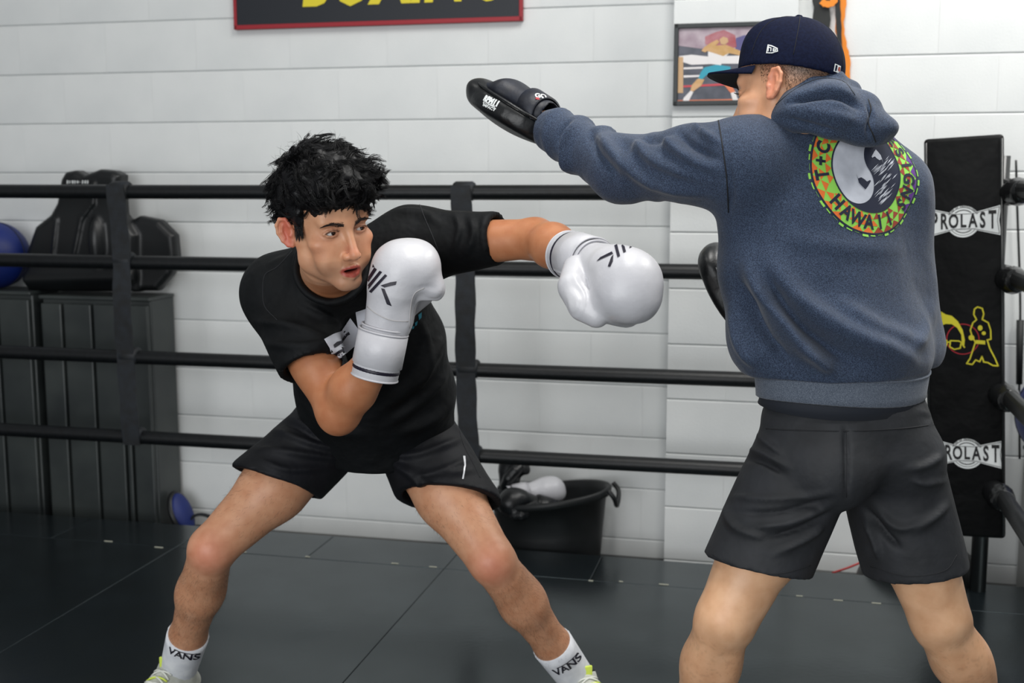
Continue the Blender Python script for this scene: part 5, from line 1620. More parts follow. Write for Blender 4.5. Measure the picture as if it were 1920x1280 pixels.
# gloves lying in the tub
for i, (off, L_, P_, hd, m_, lab) in enumerate(((np.array([-0.10, -0.03, 0.0]), (0.8, 0.2, 0.12), (0.2, 0.3, -0.9), 'L', M['glove'], 'white boxing glove lying on top in the black tub'),
                                           (np.array([-0.02, -0.05, -0.04]), (-0.8, -0.2, 0.3), (0.1, -0.3, -0.9), 'R', M['mitt'], 'black boxing glove lying in the black tub in front of the white one'),
                                           (np.array([-0.17, 0.0, -0.02]), (0.1, 0.3, 0.75), (0.7, -0.6, 0.0), 'L', M['mitt'], 'black boxing glove standing at the left side of the black tub'))):
    w0 = TUBTOP + UU * off[0] - NN * off[1] + ZZ * off[2]
    t = thing('boxing_glove', w0, lab, 'boxing glove', 'boxing gloves in the tub')
    glove(t, w0, np.array(L_), np.array(P_), hd, m_, 0.78, 'padded_fist')
# ================================================================== COACH
TO = np.array([float(at(1585, 1200, 2.34)[0]), 2.36, 0.0])
coach = thing('person', TO, 'coach in heather navy hoodie and cap seen from behind holding focus mitts', 'person')
al = math.radians(25)
S_ = np.array([math.cos(al), math.sin(al), 0.0]); BK = np.array([math.sin(al), -math.cos(al), 0.0])   # across the back, out of the back
hpA, hpB = at(1505, 868, 2.31), at(1668, 870, 2.37)
kA_, kB_ = at(1360, 1158, 2.25), at(1760, 1158, 2.34)
aA_, aB_ = at(1270, 1500, 2.44), at(1875, 1470, 2.50)
aA_[2] = 0.09; aB_[2] = 0.09
sA_, sB_ = at(1390, 308, 2.29), at(1672, 352, 2.41)
eA_, eB_ = at(1165, 314, 2.44), at(1704, 648, 2.44)
wA_, wB_ = at(1022, 232, 2.60), at(1430, 600, 2.70)
nkc = at(1535, 250, 2.37)
# head turned to the left and away
be = math.radians(37); pi_ = math.radians(8)
fT = np.array([-math.cos(be) * math.cos(pi_), math.sin(be) * math.cos(pi_), -math.sin(pi_)])
TR, TC = head_frame(at(1473, 172, 2.34), fT, (0.10, 0.20, 1))
lo = np.array([-0.02, 2.02, 0.0]); hi = np.array([1.12, 2.80, 1.66])
g = Grid(axis_mix(lo[0], hi[0], 0.0065, TC[0] - 0.12, TC[0] + 0.11, 0.0026),
         axis_mix(lo[1], hi[1], 0.0065, TC[1] - 0.11, TC[1] + 0.10, 0.0026),
         axis_mix(lo[2], hi[2], 0.0065, TC[2] - 0.135, TC[2] + 0.09, 0.0026))
for s, hp, kn, an in ((-1, hpA, kA_, aA_), (1, hpB, kB_, aB_)):
    th = kn - hp; shk = an - kn
    bk = nrmz(np.array([0, -1.0, 0]) - nrmz(shk) * np.dot(np.array([0, -1.0, 0]), nrmz(shk)))
    g.add(cone(hp, hp + th * 0.5, 0.092, 0.082), 0.015); g.add(cone(hp + th * 0.5, kn, 0.080, 0.058), 0.03)
    lt = nrmz(np.cross(bk, shk))
    # hamstring tendons and hollow of the knee
    for q in (-1, 1): g.add(cone(kn - th * 0.22 + lt * q * 0.030 + bk * 0.02, kn + shk * 0.04 + lt * q * 0.034 + bk * 0.014, 0.026, 0.022), 0.02)
    g.add(cone(kn, kn + shk * 0.3, 0.054, 0.054), 0.02)
    g.add(cone(kn + shk * 0.3, kn + shk * 0.65, 0.054, 0.042), 0.03); g.add(cone(kn + shk * 0.65, an, 0.042, 0.034), 0.03)
    for q in (-1, 1): g.add(ell(kn + shk * (0.28 + 0.03 * q) + bk * 0.018 + lt * q * 0.021, (0.036, 0.042, 0.105), np.stack([lt, bk, nrmz(shk)])), 0.02)
    ft = nrmz(np.array([s * 0.35 - 0.2, 0.9, 0])); toe = an + ft * 0.15; toe[2] = 0.035; heel = an - ft * 0.045; heel[2] = 0.04
    g.add(cone(an, toe, 0.034, 0.026), 0.02); g.add(cone(an, heel, 0.032, 0.03), 0.02)
g.add(ecap(at(1585, 850, 2.34), at(1575, 700, 2.36), S_, (0.155, 0.11), (0.14, 0.10), 0.05), 0.03)
g.add(ecap(at(1575, 700, 2.36), at(1552, 450, 2.38), S_, (0.14, 0.10), (0.165, 0.11)), 0.04)
g.add(ecap(at(1552, 450, 2.38), nkc, S_, (0.16, 0.105), (0.10, 0.07)), 0.05)
g.add(cone(nkc, TC - TR[2] * 0.07 - TR[1] * 0.02, 0.062, 0.057), 0.03)
for a, b, c_ in ((sA_, eA_, wA_), (sB_, eB_, wB_)):
    g.add(cone(nkc, a, 0.055, 0.055), 0.04); g.add(cone(a, b, 0.052, 0.042), 0.03); g.add(cone(b, c_, 0.042, 0.029), 0.02)
MA = nrmz(np.array([-0.63, 0.65, 0.43])); MB = nrmz(np.array([-0.35, 0.10, 0.55]))
# palms and fingers reaching into the mitts
for wv, d_, fc2 in ((wA_, MA, np.array([-0.55, 0.15, -0.80])), (wB_, MB, np.array([-0.80, 0.50, -0.25]))):
    pn_ = nrmz(np.cross(d_, fc2))
    g.add(ecap(wv + d_ * 0.01, wv + d_ * 0.08, pn_, (0.030, 0.018), (0.038, 0.016)), 0.012)
    for i, (o_, ln) in enumerate(((-0.027, 0.062), (-0.009, 0.072), (0.009, 0.068), (0.026, 0.054))):
        chain(g, [wv + d_ * 0.08 + pn_ * o_, wv + d_ * (0.08 + ln * 0.55) + pn_ * o_ * 1.1, wv + d_ * (0.08 + ln) + pn_ * o_ * 1.1], [0.0095, 0.0088, 0.0078], 0.004)
    chain(g, [wv + d_ * 0.03 + pn_ * -0.024, wv + d_ * 0.06 - pn_ * 0.042, wv + d_ * 0.085 - pn_ * 0.046], [0.012, 0.0105, 0.009], 0.006)
sculpt_head(g, TR, TC, flare=6, open_mouth=0.0)
V, Q = g.mesh(); V = relax(V, Q, 1, 0.4)
tb = new_mesh('body', V, Q, M['skin_t'], coach)
col = np.tile(np.array(C(224, 178, 140)[:3]), (len(V), 1))
tx, ty, tz = head_local(V, TR, TC)
inh = ((np.abs(tx) < 0.1) & (np.abs(ty) < 0.13) & (tz > -0.12)).astype(float)
col = blend(col, C(214, 160, 126), inh * 0.8)
for s in (-1, 1): col = blend(col, C(212, 132, 106), inh * 0.7 * np.exp(-((tx - s * 0.084) / 0.010) ** 2) * (np.abs(tz + 0.01) < 0.045) * (ty < 0.012))
col = blend(col, C(80, 66, 56), inh * 0.85 * np.clip((tz - 0.010 - 0.50 * np.minimum(ty, 0)) / 0.034, 0, 1) * np.clip((0.045 - ty) / 0.02, 0, 1) * (np.abs(tx) < 0.079))
col = blend(col, C(170, 80, 74), inh * (ty > 0.076) * (np.sqrt((tx / 0.025) ** 2 + ((tz + 0.077) / 0.012) ** 2) < 1))
for kn, an in ((kA_, aA_), (kB_, aB_)):
    ax_ = an - kn; t_ = ((V - kn) @ ax_) / (ax_ @ ax_)
    rr_ = np.linalg.norm(V - kn - t_[:, None] * ax_, axis=1)
    col = blend(col, C(214, 162, 124), ((t_ > -0.1) & (rr_ < 0.12)) * np.clip(t_ * 1.6, 0, 0.6))
    sp_ = fbm(V * 210, 2) > 0.22
    col = blend(col, C(110, 76, 56), ((t_ > 0.05) & (t_ < 1) & (rr_ < 0.12)) * 0.14 * sp_)
paint(tb, col)
eyes(coach, TR, TC, TR[1] * 0.9 - TR[2] * 0.25)
WT = lambda x, y, z: TC + TR[0] * x + TR[1] * y + TR[2] * z
bvb = bvh_of(tb); rs = np.random.RandomState(21)
# short faded hair
rr_ = []; dd_ = []
for i in range(14000):
    th_ = rs.uniform(-2.6, 2.6); z = rs.uniform(-0.035, 0.06); 
    y = -math.cos(th_) ; d0 = np.array([math.sin(th_), -math.cos(th_) * 1.0, 0])
    if d0[1] > 0.42: continue
    if z + rs.uniform(0, 0.02) < 0.020 - 0.030 * min(max((-d0[1] + 0.1) / 0.3, 0), 1) - 0.02 * (d0[1] < -0.5): continue
    hc = bvb.ray_cast(Vector(WT(d0[0] * 0.2, -0.014 + d0[1] * 0.2, z)), Vector(-(TR[0] * d0[0] + TR[1] * d0[1])), 0.2)
    if hc[0] is None: continue
    p = np.array(hc[0]); q_ = (p - TC); lx_, ly_, lz_ = q_ @ TR[0], q_ @ TR[1], q_ @ TR[2]
    if abs(lx_) > 0.0785 and lz_ < 0.02: continue
    rr_.append(p); dd_.append(nrmz(np.array(hc[1]) * 0.5 - TR[2] * 0.8 - TR[1] * 0.2 + rs.normal(0, 0.25, 3)))
Vh, Fh = strands(rr_, dd_, lambda i, k, p: np.zeros(3), [0.0042] * len(rr_), [0.00020] * len(rr_), 2, 3)
new_mesh('hair', Vh, Fh, M['hair_t'], coach)
for s in (-1, 1):
    rr_ = []; dd_ = []
    for i in range(80):
        t = rs.rand(); x = s * (0.012 + 0.036 * t); z = 0.0185 + 0.006 * math.sin(t * 2.3) - 0.004 * t + rs.normal(0, 0.0015)
        hc = bvb.ray_cast(Vector(WT(x, 0.13, z)), Vector(-TR[1]), 0.1)
        if hc[0] is None: continue
        rr_.append(np.array(hc[0])); dd_.append(nrmz(TR[0] * s * 0.9 + TR[2] * (0.3 - 0.6 * t) + TR[1] * 0.25))
    Vh, Fh = strands(rr_, dd_, lambda i, k, p: -TR[1] * 0.1, [0.009] * len(rr_), [0.0008] * len(rr_), 3, 3)
    new_mesh('eyebrow', Vh, Fh, M['brow'], coach)
    rr_ = []; dd_ = []
    for x in np.linspace(-0.012, 0.015, 18):
        rr_.append(WT(s * 0.0315 + s * x, 0.0815 - 12 * x * x, 0.002 - 22 * x * x)); dd_.append(nrmz(TR[1] * 0.9 - TR[2] * 0.3 + TR[0] * s * x * 40))
    Vh, Fh = strands(rr_, dd_, lambda i, k, p: TR[2] * 0.3, [0.009] * 18, [0.0007] * 18, 3, 3)
    new_mesh('eyelashes', Vh, Fh, M['brow'], coach)

# ---- cap (own frame, worn tipped back a little)
ct = math.radians(-13)
cf = TR[1] * math.cos(ct) + TR[2] * -math.sin(ct); cu_ = TR[2] * math.cos(ct) + TR[1] * math.sin(ct)
CR = np.stack([TR[0], cf, cu_]); CC = TC + TR[2] * 0.034 - TR[1] * 0.004
WC = lambda x, y, z: CC + CR[0] * x + CR[1] * y + CR[2] * z
g = Grid.uniform(CC - 0.17, CC + 0.17, 0.0035)
g.add(ell(WC(0, -0.006, 0.004), (0.087, 0.106, 0.108), CR), 0.0)
g.add(ell(WC(0, 0.048, 0.052), (0.058, 0.048, 0.050), CR), 0.03)
g.cut(WC(0, 0, -0.006), -CR[2])
g.cut(WC(0, 0, -0.004), -CR[2])
g.sub(ell(WC(0, -0.004, -0.010), (0.081, 0.100, 0.096), CR), 0.002)
V, Q = g.mesh(); V = relax(V, Q, 1, 0.5)
cap = new_mesh('cap', V, Q, M['cap'], coach)
bvc = bvh_of(cap)
def on_cap(d0):
    hc = bvc.ray_cast(Vector(WC(0, 0, 0.02) + d0 * 0.3), Vector(-d0), 0.4)
    return (np.array(hc[0]), np.array(hc[1])) if hc[0] is not None else (None, None)
for i in range(6):
    a = math.radians(30 + 60 * i)
    pts = []
    for e in np.linspace(-0.05, 1.5, 14):
        d0 = CR[0] * math.cos(a) * math.cos(e) + CR[1] * math.sin(a) * math.cos(e) + CR[2] * math.sin(e); p, n_ = on_cap(d0)
        if p is not None: pts.append(p + n_ * 0.0004)
    if len(pts) > 3: new_mesh('panel_seam', *tube(pts, 0.0007, 5), M['cap_dk'], cap)
tp, tn = on_cap(CR[2])
V, Fs = lathe([(0.0003, 0.006), (0.005, 0.0055), (0.008, 0.003), (0.009, -0.002), (0.0003, -0.003)], 20)
new_mesh('button', *xf((V, Fs), CR, tp), M['cap'], cap)
# brim
V = []; Fs = []; na, nr = 25, 7
for lay in range(2):
    for i in range(na):
        a = math.radians(22 + 136 * i / (na - 1))
        ix, iy = 0.085 * math.cos(a), -0.006 + 0.102 * math.sin(a)
        ext = 0.074 * max(math.sin(math.pi * (i / (na - 1))), 0.0) ** 0.42
        for j in range(nr):
            t = j / (nr - 1); x = ix * (1 + 0.02 * t); y = iy - 0.004 + (ext + 0.004) * t
            z = -0.002 - 0.010 * (x / 0.085) ** 2 * (0.35 + 0.65 * t) - 0.008 * t - 0.0042 * lay
            V.append(WC(x, y, z))
def vid(l, i, j): return l * na * nr + i * nr + j
for i in range(na - 1):
    for j in range(nr - 1):
        Fs.append((vid(0, i, j), vid(0, i, j + 1), vid(0, i + 1, j + 1), vid(0, i + 1, j)))
        Fs.append((vid(1, i, j), vid(1, i + 1, j), vid(1, i + 1, j + 1), vid(1, i, j + 1)))
    Fs.append((vid(0, i, nr - 1), vid(1, i, nr - 1), vid(1, i + 1, nr - 1), vid(0, i + 1, nr - 1)))
mi = [0 if (k % 3 == 0 or k % 3 == 2) else 1 for k in range(len(Fs))]
mi = []
for i in range(na - 1):
    mi += [0, 1] * (nr - 1) + [0]
new_mesh('brim', V, Fs, [M['cap'], M['cap_dk']], cap, midx=mi)
# flag mark on the left side, league badge at the back, white front logo
def cap_px(px, py):
    d_ = nrmz(at(px, py, 1.0) - np.array([0, 0, CAMZ])); hc = bvc.ray_cast(Vector((0, 0, CAMZ)), Vector(d_), 8)
    return (np.array(hc[0]), np.array(hc[1])) if hc[0] is not None else (None, None)
cq = lambda x, y: (1240 + x / 4.0, 0 + y / 4.0)
flag = [(800, 335), (832, 342), (874, 362), (876, 388), (830, 402), (788, 400)]
px_decal('flag_mark', [cq(*p) for p in flag], M['white_print'], cap, bvc, 0.0012)
inner = [(806, 345), (832, 352), (868, 368), (870, 384), (830, 394), (797, 393)]
fm = px_decal('flag_field', [cq(*p) for p in inner], M['cap'], cap, bvc, 0.0018)
for pl in ([(806, 350), (812, 351), (808, 388), (802, 389)], [(812, 356), (830, 360), (828, 366), (811, 362)], [(824, 362), (830, 363), (828, 388), (822, 388)], [(840, 364), (846, 366), (845, 388), (839, 388)], [(846, 366), (868, 372), (868, 376), (846, 371)], [(846, 376), (866, 378), (866, 382), (846, 381)], [(844, 385), (866, 384), (866, 388), (844, 390)]):
    px_decal('flag_letter', [cq(*p) for p in pl], M['white_print'], cap, bvc, 0.0024)
cq = lambda x, y: (1480 + x / 5.333, 0 + y / 5.333)
px_decal('badge', [cq(*p) for p in [(452, 636), (510, 662), (500, 735), (438, 712)]], M['white_print'], cap, bvc, 0.0012)
px_decal('badge_blue', [cq(*p) for p in [(458, 648), (476, 656), (470, 690), (462, 712), (448, 706)]], M['cap'], cap, bvc, 0.0018)
px_decal('badge_red', [cq(*p) for p in [(486, 668), (502, 672), (498, 722), (478, 700)]], M['em_rust'], cap, bvc, 0.0018)
fr_ = WC(0, 0.2, 0.052)
decal('front_logo', text_tris('LA', 0.05, 0.002), fr_, -CR[0], CR[2], bvc, M['white_print'], cap, 0.0015, 0.006, 0.25)

# ---- hoodie
lo = np.array([0.0, 2.02, 0.78]); hi = np.array([1.02, 2.82, 1.52])
g = Grid.uniform(lo, hi, 0.0052)
def sec(px, py, Y, hw, hd): return (at(px, py, Y), (hw, hd))
secs = [sec(1574, 700, 2.35, 0.184, 0.138), sec(1576, 670, 2.35, 0.192, 0.146), sec(1545, 600, 2.36, 0.212, 0.146), sec(1532, 500, 2.37, 0.216, 0.142), sec(1530, 400, 2.38, 0.216, 0.136), sec(1540, 330, 2.385, 0.176, 0.120), sec(1545, 285, 2.385, 0.150, 0.105)]
for a, b in zip(secs[:-1], secs[1:]): g.add(ecap(a[0], b[0], S_, a[1], b[1]), 0.03)
g.add(cone(nkc + np.array([0, 0, -0.02]), sA_ + ZZ * -0.004, 0.075, 0.082), 0.05)
g.add(cone(nkc + np.array([0, 0, -0.02]), sB_, 0.072, 0.066), 0.05)
g.add(cone(nkc + np.array([0, 0, -0.03]), nkc + np.array([-0.01, 0, 0.03]), 0.085, 0.075), 0.03)
mA1 = at(1300, 310, 2.34); cuA = at(1040, 246, 2.575)
g.add(cone(sA_, mA1, 0.086, 0.074), 0.04); g.add(cone(mA1, eA_, 0.074, 0.062), 0.03); g.add(cone(eA_ + ZZ * -0.006, cuA, 0.062, 0.046), 0.03)
# sleeve rucked up in soft rings
for (x_, y_, Y_, r_, tl) in ((1052, 252, 2.565, 0.054, 0.35), (1090, 272, 2.535, 0.061, 0.35), (1128, 292, 2.50, 0.064, 0.2), (1205, 313, 2.41, 0.069, -0.5), (1262, 312, 2.375, 0.076, -0.6), (1318, 306, 2.335, 0.083, -0.7)):
    ax_ = nrmz(nrmz(sA_ - eA_ if x_ > 1160 else eA_ - cuA) + ZZ * tl)
    g.add(ell(at(x_, y_, Y_), (r_, r_, 0.013), frame_from(ax_, (0, 1, 0))), 0.014)
g.add(cone(sB_, eB_, 0.070, 0.064), 0.05); g.add(cone(eB_, wB_, 0.062, 0.046), 0.03)
g.cut(at(1574, 694, 2.35), -ZZ)
V, Q = g.mesh(); V = relax(V, Q, 2, 0.5)
nv = vnormals(V, Q)
V = V + nv * (0.009 * fbm(V * np.array([9, 9, 7]) + 7, 2))[:, None]
V = folds(V, Q, [([(1085, 225), (1062, 260), (1060, 300), (1080, 340)], 8, 0.010), ([(1068, 222), (1048, 258), (1052, 300)], 6, -0.010), ([(1120, 240), (1150, 290), (1230, 340), (1330, 365)], 13, 0.010), ([(1105, 236), (1120, 280), (1160, 330)], 8, -0.007),
                 ([(1180, 255), (1230, 300), (1330, 340)], 11, 0.008), ([(1240, 250), (1275, 285), (1345, 320)], 10, 0.009), ([(1265, 238), (1300, 275), (1350, 300)], 8, -0.007), ([(1200, 262), (1235, 262), (1262, 246)], 8, -0.006), ([(1290, 228), (1320, 250), (1352, 270)], 8, 0.007),
                 ([(1395, 480), (1440, 560), (1500, 640), (1560, 690)], 17, 0.017), ([(1440, 490), (1520, 580), (1620, 640), (1740, 690)], 22, 0.017), ([(1380, 520), (1430, 620), (1490, 690)], 14, -0.013), ([(1420, 500), (1500, 610), (1600, 680)], 14, -0.013),
                 ([(1560, 560), (1640, 610), (1740, 650)], 16, 0.008), ([(1510, 650), (1540, 680), (1560, 695)], 9, 0.007), ([(1365, 560), (1385, 640), (1420, 690)], 10, 0.007), ([(1750, 560), (1735, 620), (1700, 660)], 12, 0.007), ([(1365, 400), (1372, 360), (1362, 300)], 6, -0.004),
                 ([(1460, 440), (1560, 460), (1700, 470)], 20, 0.004)])
hoodie = new_mesh('hoodie', V, Q, M['hood'], coach)
bvh_h = bvh_of(hoodie)
seam_px('armhole_seam', [(1347, 226), (1354, 270), (1362, 330), (1366, 398)], bvh_h, M['seam'], hoodie, 0.0014)
# ribbed waistband
V = []; Fs = []; sg = 120
bc_ = at(1578, 708, 2.35); bt = [(0.026, 0.180, 0.138), (0.018, 0.188, 0.145), (0.0, 0.186, 0.143), (-0.018, 0.184, 0.141), (-0.032, 0.183, 0.140), (-0.035, 0.178, 0.136), (-0.01, 0.174, 0.132)]
for dz, hw, hd in bt:
    for k in range(sg):
        a = 2 * math.pi * k / sg; rib = 0.0012 * (k % 2)
        wv = 0.006 * math.sin(a * 2 + 0.6)
        V.append(bc_ + ZZ * (dz + wv) + S_ * (hw + rib) * math.cos(a) - BK * (hd + rib) * math.sin(a))
for i in range(len(bt) - 1):
    for k in range(sg): Fs.append((i * sg + k, (i + 1) * sg + k, (i + 1) * sg + (k + 1) % sg, i * sg + (k + 1) % sg))
new_mesh('waistband', V, Fs, M['rib'], hoodie)
ringp = [bc_ + ZZ * (0.018 + 0.006 * math.sin(a * 2 + 0.6)) + S_ * 0.189 * math.cos(a) - BK * 0.1465 * math.sin(a) for a in np.linspace(0, 2 * math.pi, 90, endpoint=False)]
new_mesh('waist_seam', *tube(ringp, 0.0022, 6, closed=True), M['rib'], hoodie)
# cuffs
for c0, d0, r in ((cuA, nrmz(wA_ - eA_), 0.047), (wB_ - nrmz(wB_ - eB_) * 0.03, nrmz(wB_ - eB_), 0.046)):
    pts = [c0 + d0 * t for t in (-0.03, -0.012, 0.004, 0.020, 0.024, 0.016)]
    new_mesh('cuff', *tube(pts, [r * 0.9, r * 0.96, r * 0.9, r * 0.84, r * 0.78, r * 0.7], 32, caps=False), M['rib'], hoodie)
# hood lying on the upper back
hc0 = at(1560, 210, 2.25)
g = Grid.uniform(hc0 - np.array([0.20, 0.16, 0.13]), hc0 + np.array([0.20, 0.22, 0.13]), 0.004)
chain(g, [at(1448, 216, 2.33), at(1478, 182, 2.30), at(1520, 158, 2.28), at(1560, 154, 2.285), at(1594, 172, 2.32), at(1604, 200, 2.38)], [0.020, 0.022, 0.024, 0.023, 0.020, 0.018], 0.012)
chain(g, [at(1455, 225, 2.29), at(1500, 205, 2.25), at(1560, 196, 2.235), at(1612, 212, 2.27), at(1640, 230, 2.33)], [0.022, 0.032, 0.038, 0.036, 0.026], 0.03)
chain(g, [at(1500, 222, 2.245), at(1560, 226, 2.225), at(1612, 234, 2.235), at(1648, 246, 2.27)], [0.022, 0.030, 0.034, 0.026], 0.02)
g.add(ell(at(1640, 240, 2.25), (0.045, 0.04, 0.024)), 0.02)
g.add(cone(at(1600, 248, 2.225), at(1642, 262, 2.235), 0.012, 0.009), 0.02)
g.add(cone(at(1460, 222, 2.32), at(1500, 230, 2.36), 0.03, 0.05), 0.03)
V, Q = g.mesh(); V = relax(V, Q, 2, 0.5)
nv = vnormals(V, Q); V = V + nv * (0.004 * fbm(V * 14 + 2, 2))[:, None]
V = folds(V, Q, [([(1470, 195), (1520, 180), (1580, 182), (1615, 205)], 7, -0.009), ([(1500, 190), (1550, 172), (1590, 180)], 6, -0.004), ([(1625, 190), (1634, 215), (1628, 240), (1630, 262)], 3.5, -0.006), ([(1460, 220), (1520, 236), (1580, 252)], 7, -0.004), ([(1500, 205), (1560, 215), (1620, 235)], 12, 0.004)])
hd_ = new_mesh('hood', V, Q, M['hood'], hoodie)
bvhd = bvh_of(hd_)
seam_px('hood_seam', [(1628, 186), (1633, 205), (1628, 228), (1636, 250), (1642, 266)], bvhd, M['seam'], hoodie, 0.0013)
seam_px('hood_edge_seam', [(1455, 196), (1490, 168), (1535, 148), (1580, 152), (1603, 178)], bvhd, M['seam'], hoodie, 0.0008)

# ---- round print on the back: ring of triangles with lettering, grey-and-navy swirl disc
d_ = nrmz(at(1628, 318, 1.0) - np.array([0, 0, CAMZ])); hc = bvh_h.ray_cast(Vector((0, 0, CAMZ)), Vector(d_), 8)
EO = np.array(hc[0]); en = nrmz(np.array(hc[1]) * np.array([1, 1, 0.6]) + BK * 0.6)
EU = nrmz(np.cross(ZZ, en)); EV = np.cross(en, EU)
roll = math.radians(-14); EU, EV = EU * math.cos(roll) + EV * math.sin(roll), EV * math.cos(roll) - EU * math.sin(roll)
RO, RI = 0.1235, 0.083
ems = 0.0012
def edecal(nm, tris, m, lift, parent): return decal(nm, tris, EO, EU, EV, bvh_h, m, parent, lift, 0.009, 0.14)
base = edecal('print_ring', ring_tris((0, 0), RI, RO, n=72), M['em_green'], 0.0010, hoodie)
rows = 3; dr = (RO - RI) / rows; sets = {'em_orange': [], 'em_rust': [], 'em_purple': []}
for r in range(rows):
    n = 30; r0, r1 = RI + dr * r, RI + dr * (r + 1)
    for i in range(n):
        a = 2 * math.pi * (i + 0.5 * (r % 2)) / n; da = 2 * math.pi / n * 0.5
        f = lambda rr, t: np.array([rr * math.cos(t), rr * math.sin(t)])
        if (i * 7 + r * 3) % 9 == 0: continue
        deg = math.degrees(a) % 360
        keyc = 'em_orange' if 75 < deg < 285 else ('em_purple' if (deg < 50 or deg > 335) and r >= 2 else 'em_rust')
        sets[keyc].append([f(r0 + 0.0008, a), f(r1 - 0.0006, a + da), f(r1 - 0.0006, a - da)] if r % 2 == 0 or True else None)
for k_, v_ in sets.items(): edecal('print_triangles', v_, M[k_], 0.0016, hoodie)
# letters round the ring
def arc_text(word, a_start, step, r, outward, size):
    out = []
    for i, ch in enumerate(word):
        a = a_start + step * i
        if ch == ' ': continue
        tr = text_tris(ch, size, 0.0014)
        rot = a - math.pi / 2 if outward else a + math.pi / 2
        out += xf2(tr, 1.0, rot, (r * math.cos(a), r * math.sin(a)), 0.86)
    return out
rm = (RO + RI) / 2
edecal('print_lettering', arc_text('T+C SURF', math.radians(199), math.radians(-14.5), rm, True, 0.036), M['em_dark'], 0.0023, hoodie)
edecal('print_lettering', arc_text('DESIGNS', math.radians(64), math.radians(-15), rm, True, 0.036), M['em_dark'], 0.0023, hoodie)
edecal('print_lettering', arc_text('HAWAII', math.radians(231), math.radians(15), rm, False, 0.037), M['em_dark'], 0.0023, hoodie)
edecal('print_edge', ring_tris((0, 0), RI - 0.002, RI + 0.0012, n=72) + ring_tris((0, 0), RO - 0.001, RO + 0.0014, n=72), M['em_dark'], 0.0021, hoodie)
dash = []
for i in range(44):
    a = 2 * math.pi * i / 44; dash += ring_tris((0, 0), RO + 0.003, RO + 0.0075 - 0.002 * (i % 3), a, a + 2 * math.pi / 44 * (0.62 + 0.1 * (i % 2)), 2)
edecal('print_dashes', dash, M['em_green'], 0.0012, hoodie)
RD = RI - 0.002
disc = edecal('print_disc', ring_tris((0, 0), 0, RD, n=64), M['em_grey'], 0.0012, hoodie)
sw = []
n = 30
ang = math.radians(52)
pts = [(RD * math.cos(ang - math.pi * t), RD * math.sin(ang - math.pi * t)) for t in np.linspace(0, 1, n)]
rh = RD / 2
cA = (-rh * math.cos(ang), -rh * math.sin(ang)); cB2 = (rh * math.cos(ang), rh * math.sin(ang))
pts += [(cA[0] + rh * math.cos(ang + math.pi - math.pi * t * -1), cA[1] + rh * math.sin(ang + math.pi + math.pi * t)) for t in np.linspace(0, 1, n)][1:]
pts += [(cB2[0] + rh * math.cos(ang + math.pi - math.pi * t), cB2[1] + rh * math.sin(ang + math.pi - math.pi * t)) for t in np.linspace(0, 1, n)][1:-1]
sw_d = edecal('print_swirl', poly_tris(pts), M['em_dark'], 0.0018, hoodie)
rs = np.random.RandomState(4)
scr = []
for i in range(110):
    t = rs.uniform(-0.95, 0.95); u_ = rs.uniform(0.05, 1.0); a = ang - math.pi / 2
    c0 = np.array([math.cos(a) * u_ * RD * 0.9 + math.cos(ang) * t * RD, math.sin(a) * u_ * RD * 0.9 + math.sin(ang) * t * RD])
    if np.linalg.norm(c0) > RD * 0.86: continue
    if np.linalg.norm(c0 - np.array(cB2)) < 0.016 or np.linalg.norm(c0 - np.array(cA)) < rh * 1.15: continue
    ln = rs.uniform(0.014, 0.034); dd = np.array([math.cos(math.radians(48)), math.sin(math.radians(48))])
    nn_ = np.array([-dd[1], dd[0]]) * rs.uniform(0.0006, 0.0014)
    scr += [[c0 - dd * ln / 2, c0 + nn_, c0 + dd * ln / 2], [c0 - dd * ln / 2, c0 + dd * ln / 2, c0 - nn_]]
edecal('print_scratches', scr, M['em_grey'], 0.0024, hoodie)
hand = [(-0.016, 0.012), (-0.011, 0.004), (-0.004, 0.008), (0.004, 0.006), (0.010, 0.003), (0.017, 0.008), (0.019, 0.006), (0.013, -0.006), (0.008, -0.013), (0.0, -0.009), (-0.008, -0.004)]
edecal('print_hand', poly_tris([(cA[0] + 0.012 + p[0], cA[1] + 0.004 + p[1]) for p in hand]), M['em_dark'], 0.0024, hoodie)
edecal('print_hand', poly_tris([(cB2[0] - 0.004 - p[0] * 0.9, cB2[1] - p[1] * 0.9) for p in hand]), M['em_grey'], 0.0024, hoodie)

# ---- dark undershirt hem
V = []; Fs = []; sg = 80
uc_ = at(1579, 738, 2.35)
def hemz(a): return -0.016 - 0.010 * max(0, -math.sin(a + 0.3)) ** 2
for i in range(4):
    for k in range(sg):
        a = 2 * math.pi * k / sg; r = (0.92, 0.95, 0.99, 0.965)[i]
        dz = (0.03, 0.006, hemz(a), hemz(a) + 0.001)[i]
        V.append(uc_ + ZZ * dz + S_ * 0.184 * r * math.cos(a) + BK * -0.140 * r * math.sin(a))
for i in range(3):
    for k in range(sg): Fs.append((i * sg + k, (i + 1) * sg + k, (i + 1) * sg + (k + 1) % sg, i * sg + (k + 1) % sg))
new_mesh('undershirt', V, Fs, M['under'], coach)

